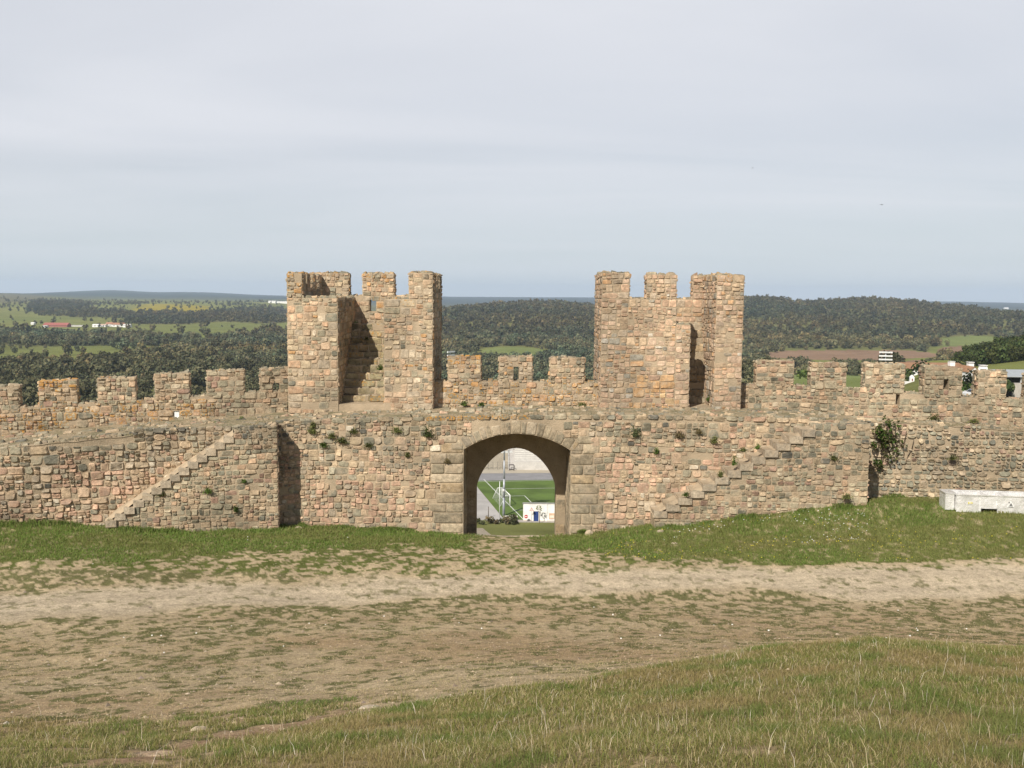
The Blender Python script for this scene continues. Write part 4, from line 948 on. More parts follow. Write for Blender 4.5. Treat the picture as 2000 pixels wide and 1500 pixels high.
# clubhouse
def gp(px, py): return pp(px, py)
hut = gp(1022, 1018.5); hx0, hy = hut[0], hut[1]; S_ = 1850/hy
t = thing('club_house', 'low flat-roofed white hut with a blue door, seen through the arch', 'hut', (hx0+5, hy, PZ))
a = Acc(); hx1 = hx0+11.5; a.hexa([(hx0, hy, PZ-.4), (hx1, hy, PZ-.4), (hx1, hy+5, PZ-.4), (hx0, hy+5, PZ-.4), (hx0, hy, PZ+3.70), (hx1, hy, PZ+3.70), (hx1, hy+5, PZ+2.32), (hx0, hy+5, PZ+2.32)], (.80, .79, .77)); a.box(hx0-.0, hx1, hy-.004, hy, PZ-.3, PZ+.28, (.62, .56, .48)); a.build('wall', M['paint'], t)
a = Acc(); a.hexa([(hx0-.15, hy-.15, PZ+3.72), (hx1+.1, hy-.15, PZ+3.72), (hx1+.1, hy+5.1, PZ+2.3), (hx0-.15, hy+5.1, PZ+2.3), (hx0-.15, hy-.15, PZ+3.92), (hx1+.1, hy-.15, PZ+3.92), (hx1+.1, hy+5.1, PZ+2.5), (hx0-.15, hy+5.1, PZ+2.5)], (.36, .36, .37)); a.build('roof', M['paint'], t)
dx = gp(1042, 1018)[0]; a = Acc(); a.box(dx, dx+.98, hy-.06, hy-.002, PZ+.05, PZ+2.1, (.03, .06, .20)); a.box(dx-.08, dx, hy-.09, hy-.002, PZ+.05, PZ+2.2, (.72, .72, .7)); a.box(dx+.98, dx+1.06, hy-.09, hy-.002, PZ+.05, PZ+2.2, (.72, .72, .7)); a.build('door', M['paint'], t)
nx = gp(1072, 1018)[0]; a = Acc(); a.box(nx, nx+1.15, hy-.07, hy-.002, PZ+.55, PZ+1.75, (.62, .42, .30)); a.box(nx+.15, nx+1.0, hy-.085, hy-.071, PZ+.75, PZ+1.3, (.74, .66, .56)); a.build('notice_board', M['paint'], t)
wx = gp(1068, 1018)[0]; a = Acc(); a.box(wx-.12, wx, hy-.12, hy, PZ, PZ+3.75, (.76, .75, .74)); a.build('pilaster', M['paint'], t)
kx = gp(1083, 1018)[0]; a = Acc(); a.box(kx, kx+.5, hy-.35, hy-.002, PZ+2.3, PZ+2.9, (.45, .47, .50)); a.build('wall_lamp', M['metal_paint'], t)
def disc(acc, c, r_, y, col, n=20, yd=.03):
    th = np.arange(n)*2*math.pi/n; f = np.stack([c[0]+r_*np.cos(th), np.full(n, y), c[2]+r_*np.sin(th)], 1); b_ = f+[0, yd, 0]; i = np.arange(n)
    acc.add(np.vstack([f, b_]), [i[None, :], (i[::-1]+n)[None, :], np.stack([i, i+n, (i+1) % n+n, (i+1) % n], 1)], col)
q = gp(1027.5, 1021); t = thing('no_entry_sign', 'round red no-entry sign with a white bar in front of the white hut', 'road sign', q)
a = Acc(); c = np.array([q[0], q[1], PZ+1.25]); disc(a, c, .36, q[1], (.50, .03, .03)); a.build('disc', M['paint'], t)
a = Acc(); a.box(c[0]-.26, c[0]+.26, q[1]-.012, q[1]-.004, c[2]-.07, c[2]+.07, (.8, .8, .8)); a.build('bar', M['paint'], t)
a = Acc(); a.tube((q[0], q[1]+.07, PZ-.3), (q[0], q[1]+.07, PZ+1.55), .035, .035, 8, (.5, .5, .5)); a.build('post', M['metal_paint'], t)
q = gp(1038, 1021); t = thing('warning_sign', 'triangular white warning sign with a red border on a thin post by the hut', 'road sign', q)
def tri(acc, c, r_, y, col, yd):
    P = [(c[0]+r_*math.sin(k*2.0944), y, c[2]+r_*math.cos(k*2.0944)) for k in (0, -1, 1)]; B = [(p[0], y+yd, p[2]) for p in P]; acc.add(P+B, [[(0, 1, 2), (5, 4, 3)], [(0, 3, 4, 1), (1, 4, 5, 2), (2, 5, 3, 0)]], col)
a = Acc(); c = (q[0], q[1], PZ+2.65); tri(a, c, .50, q[1], (.45, .05, .04), .03); a.build('border', M['paint'], t)
a = Acc(); tri(a, c, .34, q[1]-.012, (.8, .8, .78), .008); a.build('face', M['paint'], t)
a = Acc(); a.box(c[0]-.03, c[0]+.03, q[1]-.018, q[1]-.013, c[2]-.08, c[2]+.15, (.03, .03, .03)); a.build('symbol', M['paint'], t)
a = Acc(); a.tube((q[0], q[1]+.07, PZ-.3), (q[0], q[1]+.07, PZ+2.9), .04, .04, 8, (.4, .4, .4)); a.build('post', M['metal_paint'], t)
q = gp(1053.5, 1023); a = Acc(); V, qq, c = crown(46, .80, 1.9, 500, .11, (.14, .16, .045), 6); a.add(V+np.array([q[0], q[1], PZ+1.9]), [qq], c)
a.tube((q[0], q[1], PZ-.2), (q[0]+.05, q[1], PZ+2.6), .07, .045, 8, (.28, .22, .16)); a.tube((q[0], q[1], PZ+2.2), (q[0]+.5, q[1], PZ+3.2), .035, .02, 6, (.28, .22, .16)); a.tube((q[0], q[1], PZ+2.2), (q[0]-.5, q[1]+.1, PZ+3.1), .035, .02, 6, (.28, .22, .16))
tag(a.build('young_tree', M['leaf']), 'slender young street tree in front of the white hut', 'tree')
# low wall, kerb, road edge in front of the hut
a = Acc(); q0, q1 = gp(984, 1014.5), gp(1011, 1015.5); a.box(q0[0], q1[0], q0[1], q0[1]+.25, PZ-.3, PZ+.75, (.62, .59, .53)); tag(a.build('low_wall', M['paint']), 'low pale wall at the foot of the floodlight mast', 'wall')
q0, q1 = gp(1022, 1022), gp(1500, 1022); a = Acc(); a.box(q0[0]-6, q1[0], q0[1]-.1, q0[1]+2.5, PZ-.2, PZ+.12, (.36, .33, .30)); tag(a.build('pavement', M['paint']), kind='structure')
# concrete stand and bank behind the pitch
def onp(px, Yd, z): return np.array([at(px, 900, Yd)[0], Yd, z])
yb_ = pp(1000, 918.0)[1]; sx0, sx1 = onp(1003, yb_, 0)[0], onp(1180, yb_, 0)[0]
t = thing('grandstand', 'stepped concrete stand with bench rows behind the far side of the pitch', 'grandstand', (sx0+8, yb_, PZ))
a = Acc(); a.box(sx0, sx1, yb_, yb_+.5, PZ-.5, PZ+2.3, (.52, .50, .47)); 
for k in range(7): a.box(sx0, sx1, yb_+.5+k*.9, yb_+.5+(k+1)*.9, PZ-.5, PZ+2.35+k*.42, (.50, .48, .45))
a.build('terrace', M['paint'], t)
a = Acc()
for k in range(7): a.box(sx0+.4, sx1-.4, yb_+.9+k*.9, yb_+1.2+k*.9, PZ+2.36+k*.42, PZ+2.62+k*.42, (.60, .58, .54))
a.build('bench_row', M['paint'], t)
a = Acc(); yq = yb_+.5+7*.9
a.box(sx0+.2, sx1, yq, yq+3, PZ, PZ+5.4, (.10, .105, .11)); a.box(sx0-.6, sx1, yq-1.2, yq+3.2, PZ+6.9, PZ+7.15, (.50, .52, .54)); a.build('roof_and_shade_box', M['paint'], t)  # dark box paints in the shade of the opening below the roof slab
a = Acc()
for k in range(6): a.tube((sx0+.4+k*3.5, yq-1, PZ+5), (sx0+.4+k*3.5, yq-1, PZ+6.9), .07, .07, 6, (.7, .7, .7))
a.build('roof_post', M['metal_paint'], t)
a = Acc(); st0 = sx0-1.4
for k in range(10): a.box(st0, sx0-.01, yb_+k*.62, yb_+(k+1)*.62, PZ-.5, PZ+.3+k*.5, (.47, .45, .43))
a.build('steps', M['paint'], t)
a = Acc(); 
for k in range(6): a.tube((st0, yb_+k*1.2, PZ+.3+k*.95), (st0, yb_+k*1.2, PZ+1.3+k*.95), .04, .04, 6, (.42, .44, .47))
a.tube((st0, yb_, PZ+1.3), (st0, yb_+6, PZ+6.05), .05, .05, 6, (.42, .44, .47)); a.build('handrail', M['metal_paint'], t)
# dugout frame
q = pp(999, 919.5); t = thing('team_shelter', 'small dark metal frame shelter at the foot of the concrete stand', 'shelter', q); a = Acc(); w_ = .6
for ex in (-w_, w_):
    for ey in (0, .8): a.tube((q[0]+ex, q[1]+ey, PZ-.1), (q[0]+ex, q[1]+ey, PZ+1.5), .07, .07, 6, (.09, .08, .08))
for zz_ in (.35, 1.5): a.tube((q[0]-w_, q[1], PZ+zz_), (q[0]+w_, q[1], PZ+zz_), .07, .07, 6, (.09, .08, .08)); a.tube((q[0]-w_, q[1]+.8, PZ+zz_), (q[0]+w_, q[1]+.8, PZ+zz_), .07, .07, 6, (.09, .08, .08))
a.build('frame', M['paint'], t)
# fenced bank left of the stand
bx0, bx1 = onp(900, yb_, 0)[0], st0-.05
a = Acc(); n = 40; m_ = 8; Xs = np.linspace(bx0, bx1, n); Ys = np.linspace(yb_+.6, yb_+16, m_); XX, YY = np.meshgrid(Xs, Ys, indexing='ij'); ZZ = PZ-.3+np.linspace(0, 6.6, m_)[None, :]+.6*(fbm(XX*.4, YY*.4, 3, 3)-.5)
i = np.arange(n-1)[:, None]*m_+np.arange(m_-1)[None, :]; cb = np.array([.34, .30, .235])*(.7+.6*fbm(XX*.7, YY*.7, 6, 3))[..., None]; a.add(np.stack([XX, YY, ZZ], -1).reshape(-1, 3), [np.stack([i, i+m_, i+m_+1, i+1], -1).reshape(-1, 4)], cb.reshape(-1, 3), 0, True)
tag(a.build('bank', M['ground']), kind='structure')
t = thing('wire_fence', 'thin dark fence on the earth bank beside the concrete stand', 'fence', ((bx0+bx1)/2, yb_, PZ))
for k in range(10):
    a = Acc(); xx = bx0+1+(bx1-bx0-1.2)*k/9; a.tube((xx, yb_+.3, PZ-.3), (xx, yb_+.3, PZ+2.1), .05, .05, 6, (.13, .12, .11)); a.build('post', M['paint'], t)
a = Acc()
for zz_ in (.5, 1.25, 2.0): a.tube((bx0+1, yb_+.3, PZ+zz_), (bx1-.2, yb_+.3, PZ+zz_), .02, .02, 4, (.2, .2, .2))
a.build('rail', M['paint'], t)
# dirt track down from the gate
a = Acc(); ys_ = np.linspace(34.5, 176, 60); wv = 1.4
trk = []
for y_ in ys_:
    xc = np.interp(y_, [34, 60, 100, 140, 150, 160, 176], [0, -.8, -2.2, -4.0, -4.3, -5.2, -7.5]); w_ = np.interp(y_, [34, 140, 176], [1.5, 2.2, 2.2])
    for sx in (-w_, 0, w_): trk.append((xc+sx, y_, gz(xc+sx, y_)+.05))
i = np.arange(59)[:, None]*3+np.arange(2)[None, :]; a.add(trk, [np.stack([i, i+1, i+4, i+3], -1).reshape(-1, 4)], (.34, .29, .225), 0, True); tag(a.build('track', M['ground']), kind='structure')
# dry scrub at the foot of the hill
def shrub(name, label, cat, p, nq, rx, rz, size, col, seed, group=None, nl=7):
    a = Acc(); V, q, c = crown(nq, rx, rz, seed, size, col, nl); a.add(V+np.array(p), [q], c); return tag(a.build(name, M['leaf']), label, cat, group)
rs = np.random.default_rng(9)
DRYS = 'dry brown shrub below the gate, at the edge of the football ground'
for k in range(16):
    q = ground_at(rs.uniform(932, 1012), rs.uniform(1016, 1026), 120, 400)
    shrub('dry_shrub', DRYS, 'shrub', q, 70, rs.uniform(.7, 1.3), rs.uniform(.7, 1.5), .16, (.15, .125, .07) if k % 3 else (.10, .11, .05), 600+k, 'dry shrubs below the gate')
# ------------------------------------------------------------------ village right of the tower
def hut_box(acc, x0, x1, y0, y1, z0, z1, col): acc.box(x0, x1, y0, y1, z0, z1, col)
def gable(acc, x0, x1, y0, y1, z0, z1, col, mi=0):        # prism with its ridge along y
    xm = (x0+x1)/2; V = [(x0, y0, z0), (x1, y0, z0), (xm, y0, z1), (x0, y1, z0), (x1, y1, z0), (xm, y1, z1)]
    acc.add(V, [[(0, 1, 2), (5, 4, 3)], [(0, 2, 5, 3), (1, 4, 5, 2), (0, 3, 4, 1)]], col, mi)
def ridge_x(acc, x0, x1, y0, y1, z0, z1, col, mi=0):      # prism with its ridge along x
    ym = (y0+y1)/2; V = [(x0, y0, z0), (x0, y1, z0), (x0, ym, z1), (x1, y0, z0), (x1, y1, z0), (x1, ym, z1)]
    acc.add(V, [[(0, 2, 1), (3, 4, 5)], [(0, 3, 5, 2), (1, 2, 5, 4), (0, 1, 4, 3)]], col, mi)
simple('tile', (.30, .17, .10), .9, 0, .2, 1.5); WHT = (.80, .79, .77)
HY = 185.0
def vx(px, Y=HY): return at(px, 740, Y)[0]
def vz(py, Y=HY, px=1880): return at(px, py, Y)[2]
zg = gz(vx(1880), HY)
t = thing('village_house', 'white village house with a brown tiled roof and white chimneys behind the slit merlon', 'house', (vx(1820, 318), 318, gz(vx(1820, 318), 318)))
a = Acc(); a.box(vx(1768, 318), vx(1888, 318), 318, 332, gz(vx(1820, 318), 318)-3, vz(721, 318), WHT); a.build('wall', M['paint'], t)
a = Acc(); ridge_x(a, vx(1766, 318), vx(1890, 318), 317.3, 332.7, vz(721, 318)+.01, vz(708.5, 325), (.3, .17, .1)); a.build('roof', M['tile'], t)
def chimney(parent, px0, px1, py0, py1, Y, taper=0):
    a = Acc(); x0_, x1_, zb1, zt1 = vx(px0, Y), vx(px1, Y), vz(py1, Y), vz(py0, Y); w_ = x1_-x0_; tp = taper*w_
    a.hexa([(x0_, Y, zb1), (x1_, Y, zb1), (x1_, Y+w_, zb1), (x0_, Y+w_, zb1), (x0_+tp, Y+tp, zt1-.3), (x1_-tp, Y+tp, zt1-.3), (x1_-tp, Y+w_-tp, zt1-.3), (x0_+tp, Y+w_-tp, zt1-.3)], WHT)
    a.box(x0_+tp-.08, x1_-tp+.08, Y+tp-.08, Y+w_-tp+.08, zt1-.12, zt1, (.74, .72, .69)); a.box(x0_+tp+.12, x1_-tp-.12, Y+tp+.12, Y+w_-tp-.12, zt1-.3, zt1-.12, (.12, .11, .1)); a.build('chimney', M['paint'], parent)
chimney(t, 1854, 1864, 706, 722, 320)
for k in range(2):
    a = Acc(); xq = vx(1778+k*14, 318); a.box(xq, xq+1, 317.94, 317.998, vz(735, 318), vz(727, 318), (.07, .08, .1)); a.build('window', M['paint'], t)
t = thing('village_house', 'small white gabled house with a dark window, between the last two merlons', 'house', (vx(1902), HY, zg))
a = Acc(); x0_, x1_ = vx(1891), vx(1914); a.box(x0_, x1_, HY, HY+7, zg-3, vz(727), WHT); gable(a, x0_, x1_, HY, HY+7, vz(727), vz(717.5), WHT); a.build('wall', M['paint'], t)
a = Acc(); xm = (x0_+x1_)/2
for sg, xe in ((-1, x0_-.15), (1, x1_+.15)):
    V = [(xe, HY-.15, vz(727)-.05), (xm, HY-.15, vz(717.5)+.06), (xm, HY+7.1, vz(717.5)+.06), (xe, HY+7.1, vz(727)-.05)]; a.add(V+[(v[0], v[1], v[2]+.1) for v in V], [[(0, 1, 2, 3), (7, 6, 5, 4), (0, 4, 5, 1), (1, 5, 6, 2), (2, 6, 7, 3), (3, 7, 4, 0)]], (.42, .34, .28))
a.build('roof', M['tile'], t)
a = Acc(); xw = vx(1902); a.box(xw, xw+.65, HY-.05, HY-.002, vz(735), vz(728), (.09, .12, .17)); a.build('window', M['paint'], t)
chimney(t, 1891, 1901, 707, 722, HY+2.5); chimney(t, 1915, 1930, 713, 727, HY+3, .13)
a = Acc(); a.box(x1_+.01, vx(1931), HY+1.5, HY+7, zg-3, vz(726), WHT); a.build('side_wing', M['paint'], t)
t = thing('metal_shed', 'open shed with a grey metal roof beyond the last merlon on the right', 'shed', (vx(1990), HY, gz(vx(1990), HY)))
zs_ = gz(vx(1990), HY); a = Acc(); x0_, x1_ = vx(1964), vx(2080); V = [(x0_, HY-.4, vz(735.5)), (x1_, HY-.4, vz(735.5)), (x1_, HY+6, vz(722, HY+6)), (x0_, HY+6, vz(722, HY+6))]
a.hexa(V+[(v[0], v[1], v[2]+.14) for v in V], (.46, .49, .50)); a.build('roof', M['metal_paint'], t)
a = Acc()
for px in (1995, 2040): a.box(vx(px), vx(px)+.6, HY-.2, HY+.4, zs_-2.5, vz(735.5)-.02, WHT)
a.build('pillar', M['paint'], t)
a = Acc(); a.box(x0_+.2, x1_, HY+5, HY+5.3, zs_-2, vz(724.5, HY+6), (.10, .095, .09)); a.box(x0_+.2, x0_+.5, HY+.5, HY+5, zs_-2, vz(735.5)+.3, (.12, .11, .1)); a.build('back_wall', M['paint'], t)  # walls coloured near black, painting in the shade of the open shed
a = Acc(); a.box(vx(1974), x1_, HY-1.2, HY-.8, zs_-3, vz(746), (.42, .39, .35)); tag(a.build('retaining_wall', M['paint']), 'plain grey retaining wall below the open metal shed', 'wall')
# wayside shrine and low white wall
q = ground_at(1781, 746, 60, 600); SY = q[1]; zq_ = q[2]
t = thing('wayside_shrine', 'small white gabled shrine with a dark niche on the low white wall', 'shrine', q); a = Acc()
a.box(q[0]-.62, q[0]+.62, SY-.3, SY+.6, zq_-.5, zq_+1.5, WHT); gable(a, q[0]-.62, q[0]+.62, SY-.3, SY+.6, zq_+1.5, zq_+2.15, WHT); a.build('body', M['paint'], t)
a = Acc(); a.box(q[0]-.2, q[0]+.2, SY-.34, SY-.302, zq_+.3, zq_+1.05, (.25, .13, .11)); a.build('niche', M['paint'], t)
a = Acc(); x0_, x1_ = at(1766, 745, SY-1)[0], at(1812, 745, SY-1)[0]; a.box(x0_, x1_, SY-1, SY-.75, zq_-1, zq_+.25, (.72, .70, .67)); tag(a.build('low_wall', M['paint']), 'low white wall in front of the small shrine', 'wall')
for px, py, w_, h_, lb, cl, sd in ((1794, 749, 2.3, 3.4, 'dark round green tree right of the white shrine', (.045, .075, .018), 1), (1772, 746, 1.6, 2.8, 'light green bushy tree left of the white shrine', (.085, .12, .035), 2), (1893, 757, 1.5, 4.6, 'thin dark green tree left of the gabled house', (.05, .06, .03), 3), (1884, 760, 1.6, 2.2, 'low green bush under the gabled house', (.06, .095, .025), 4), (1903, 760, 1.9, 2.3, 'rounded green bush in front of the gabled house', (.065, .10, .03), 5), (1972, 760, 1.2, 1.9, 'small dark bush beside the retaining wall', (.05, .07, .025), 6), (1570, 735, 3.2, 4.0, 'bright green tree at the edge of the field beyond the right wall', (.09, .13, .035), 7), (1690, 728, 2.8, 3.6, 'grey green tree on the field edge beside the floodlight', (.08, .09, .05), 8)):
    Yq = (SY+5 if px < 1820 else 182) if px > 1700 else 330; w_, h_ = (w_*Yq/185, h_*Yq/185) if 1700 < px < 1820 else (w_, h_); q = at(px, py, Yq); zg_ = gz(q[0], Yq); a = Acc(); h2 = q[2]-zg_
    V, qq, c = crown(170, w_, h_, 700+sd, .26*max(1, Yq/200), cl, 8, .5); a.add(V+np.array([q[0], Yq, max(zg_, q[2]-.25*h_)]), [qq], c); a.tube((q[0], Yq, zg_-.3), (q[0], Yq, zg_+h_*.45), .14, .1, 7, (.1, .08, .06)); tag(a.build('garden_tree' if h_ > 2.5 else 'bush', M['leaf']), lb, 'tree' if h_ > 2.5 else 'bush')
# parked white car seen over the parapet
q = at(1903, 766, 170); zc = gz(q[0], 170)
def car(loc, yaw, label):
    t = thing('parked_car', label, 'car', loc); c, s = math.cos(yaw), math.sin(yaw)
    def T(P): return [(loc[0]+x_*c-y_*s, loc[1]+x_*s+y_*c, loc[2]+z_) for x_, y_, z_ in P]
    prof = [(-2.1, .35), (-2.1, .78), (-1.75, .92), (-1.15, .95), (-.55, 1.42), (.9, 1.46), (1.65, 1.0), (2.05, .88), (2.1, .35)]; n = len(prof)
    a = Acc(); V = T([(p, -.85+(.12 if z_ > 1.1 else 0), z_) for p, z_ in prof]+[(p, .85-(.12 if z_ > 1.1 else 0), z_) for p, z_ in prof]); i = np.arange(n)
    a.add(V, [i[::-1][None, :], (i+n)[None, :], np.stack([i, (i+1) % n, (i+1) % n+n, i+n], 1)], (.80, .80, .80)); a.build('body', M['metal_paint'], t)
    for sg in (-1, 1):
        a = Acc(); a.add(T([(-.95, sg*.815, .98), (.0, sg*.805, .98), (.0, sg*.745, 1.36), (-.5, sg*.745, 1.36)]), [[(0, 1, 2, 3)]], (.05, .06, .07)); a.add(T([(.08, sg*.805, .98), (1.35, sg*.81, 1.0), (.85, sg*.745, 1.38), (.08, sg*.745, 1.38)]), [[(0, 1, 2, 3)]], (.05, .06, .07)); a.build('side_window', M['metal_paint'], t)
        for xx in (-1.3, 1.35):
            a = Acc(); p, q_ = T([(xx, sg*.72, .31), (xx, sg*.88, .31)]); a.tube(p, q_, .31, .31, 14, (.03, .03, .03)); a.build('wheel', M['paint'], t)
    a = Acc(); a.add(T([(-1.13, -.68, .985), (-1.13, .68, .985), (-.6, .62, 1.4), (-.6, -.62, 1.4)]), [[(0, 1, 2, 3)]], (.05, .06, .07)); a.build('windscreen', M['metal_paint'], t)
car((q[0], 170, q[2]-.9 if q[2]-.9 > zc else zc), .15, 'white car parked below the gabled house, just above the right parapet')
q = at(344, 812, 150); zc = gz(q[0], 150)
t = thing('white_hut', 'bright white hut glimpsed through the slit of the left parapet', 'hut', (q[0], 150, q[2]-2)); a = Acc(); a.box(q[0]-2, q[0]+2, 150, 153, zc-1, q[2]+.9, WHT); a.build('wall', M['paint'], t); a = Acc(); ridge_x(a, q[0]-2.2, q[0]+2.2, 149.7, 153.3, q[2]+.9, q[2]+2.0, (.3, .17, .1)); a.build('roof', M['tile'], t)
# ------------------------------------------------------------------ far farms
def farm_house(px0, px1, pyb, pyt, label, roofc=(.36, .17, .11), wallc=WHT, roof_share=.5, dep=12, nwin=3, group=None):
    q = ground_at((px0+px1)/2, pyb, 400, 6000); Y = q[1]; x0_, x1_ = at(px0, pyb, Y)[0], at(px1, pyb, Y)[0]; h_ = (pyb-pyt)*Y/F; zb1 = q[2]
    t = thing('farmhouse', label, 'farm building', q, group); zw = zb1+h_*(1-roof_share)
    a = Acc(); a.box(x0_, x1_, Y, Y+dep, zb1-4, zw, wallc); a.build('wall', M['paint'], t)
    a = Acc(); ridge_x(a, x0_-.4, x1_+.4, Y-.5, Y+dep+.5, zw, zb1+h_, roofc); a.build('roof', M['paint'], t)
    for k in range(nwin):
        a = Acc(); xx = x0_+(x1_-x0_)*(k+.5)/nwin; a.box(xx-.6, xx+.6, Y-.06, Y-.002, zb1+.9, zb1+2.6, (.08, .08, .09)); a.build('window', M['paint'], t)
farm_house(84, 131, 639, 630.5, 'long barn with a red roof on the green plain at far left', (.34, .12, .10), (.30, .13, .11), .55, 14, 0)
farm_house(84, 91.5, 640, 635.5, 'white end building of the red roofed barn', (.72, .70, .66), WHT, .15, 6, 1)
farm_house(136, 162, 638, 635, 'low pale shed between the red barn and the white farm', (.5, .48, .44), (.74, .72, .67), .4, 8, 0)
farm_house(180, 191, 639, 633, 'smallest white farmhouse, left end of the white farm row', WHT, WHT, .3, 8, 1)
farm_house(192, 206, 638.5, 633, 'white farmhouse second from the left in the white farm row', (.55, .40, .32), WHT, .35, 9, 2)
farm_house(206, 218, 638, 629.5, 'tallest white farmhouse with a terracotta roof in the white farm row', (.36, .19, .12), WHT, .45, 10, 2)
farm_house(219, 241, 638.5, 630.5, 'broad white farmhouse with a terracotta roof in the white farm row', (.36, .19, .12), WHT, .45, 10, 3)
farm_house(240, 253, 639.5, 633, 'white farm shed at the right end of the white farm row', (.62, .60, .57), WHT, .4, 9, 0)
farm_house(60, 66, 634, 629.5, 'tiny white hut alone on the plain left of the red barn', WHT, WHT, .3, 6, 0)
farm_house(524, 538, 592, 587.5, 'long white building on the far plain beside the left tower', WHT, WHT, .2, 20, 0)
farm_house(540, 562, 592.5, 588.5, 'second long white building on the far plain, partly behind the left tower', WHT, WHT, .2, 20, 0)
farm_house(1103, 1111, 694.5, 690, 'white cottage in the green clearing between the towers', (.6, .55, .5), WHT, .35, 6, 1)
farm_house(1088, 1092.5, 695, 692.3, 'tiny white hut left of the cottage in the clearing', WHT, WHT, .3, 4, 0)
farm_house(1963, 1970, 603.5, 600.5, 'lone white building on the far blue plain at right', WHT, WHT, .25, 20, 0)
# ------------------------------------------------------------------ birds
def bird(p, s, yaw, label):
    t = thing('bird', label, 'bird', p); a = Acc(); c, sn = math.cos(yaw), math.sin(yaw); p = np.array(p)
    def T(v): return p+s*np.array([v[0]*c-v[1]*sn, v[0]*sn+v[1]*c, v[2]])
    prof = [(-.20, .004), (-.13, .03), (-.03, .045), (.08, .036), (.14, .03), (.19, .012), (.22, .002)]; n = 8; V = []
    for xq, r_ in prof:
        for k in range(n): V.append(T((xq, r_*math.cos(k*2*math.pi/n), r_*math.sin(k*2*math.pi/n))))
    i = np.arange(n); P = [np.stack([i+k*n, (i+1) % n+k*n, (i+1) % n+(k+1)*n, i+(k+1)*n], 1) for k in range(len(prof)-1)]; a.add(V, P, (.03, .03, .035), 0, True)
    a.add([T((-.18, -.02, 0)), T((-.18, .02, 0)), T((-.34, .06, 0)), T((-.34, -.06, 0))], [[(0, 1, 2, 3)]], (.03, .03, .035)); a.build('body', M['paint'], t)
    for sg in (-1, 1):
        a = Acc(); V = [T((.08, sg*.03, .02)), T((-.06, sg*.03, .02)), T((-.07, sg*.22, .09)), T((.10, sg*.22, .10)), T((.0, sg*.46, .05)), T((-.10, sg*.45, .05))]; a.add(V, [[(0, 1, 2, 3), (3, 2, 5, 4)]], (.03, .03, .035)); a.build('wing', M['paint'], t)
bird(at(1722, 400, 160), 1.0, .5, 'small dark bird in the pale sky above the right hills')
bird(at(1470, 328, 220), .9, -.4, 'tiny distant bird higher in the sky, above the right tower')
# ------------------------------------------------------------------ weeds rooted in the masonry
def weed(label, px, py, Y, r_m, tall, col, seed, name='wall_weed', cat='wall plant', nq=None):
    p = at(px, py, Y); a = Acc(); r = np.random.default_rng(seed); n = nq or int(130+900*r_m)
    base = p+np.array([0, .05, -r_m*tall*.5]); V = []; Q = []; C = []
    for k in range(n):                            # arching stems with small leaves
        an = r.uniform(0, 6.283); le = r_m*r.uniform(.25, 1.3); f = r.uniform(.25, 1); el = r.uniform(.25, 1.4)
        d = np.array([math.cos(an)*math.cos(el)*.95, math.sin(an)*math.cos(el)*.55-.25, math.sin(el)*tall]); q = base+d*le*f+np.array([0, 0, -.25*le*f*f*(1.4-el)])
        w_ = .021*r.uniform(.6, 1.7); u = r.normal(size=3); u /= np.linalg.norm(u); v = np.cross(u, r.normal(size=3)); v /= np.linalg.norm(v); i = len(V)
        V += [q-u*w_, q+v*w_*.5, q+u*w_*1.6, q-v*w_*.5]; Q.append((i, i+1, i+2, i+3)); cc = np.array(col)*r.uniform(.6, 1.4); C += [cc]*4
    a.add(V, [Q], np.array(C)); return tag(a.build(name, M['leaf']), label, cat)
GRN, OLV, DRY = (.10, .15, .035), (.12, .13, .045), (.20, .16, .08)
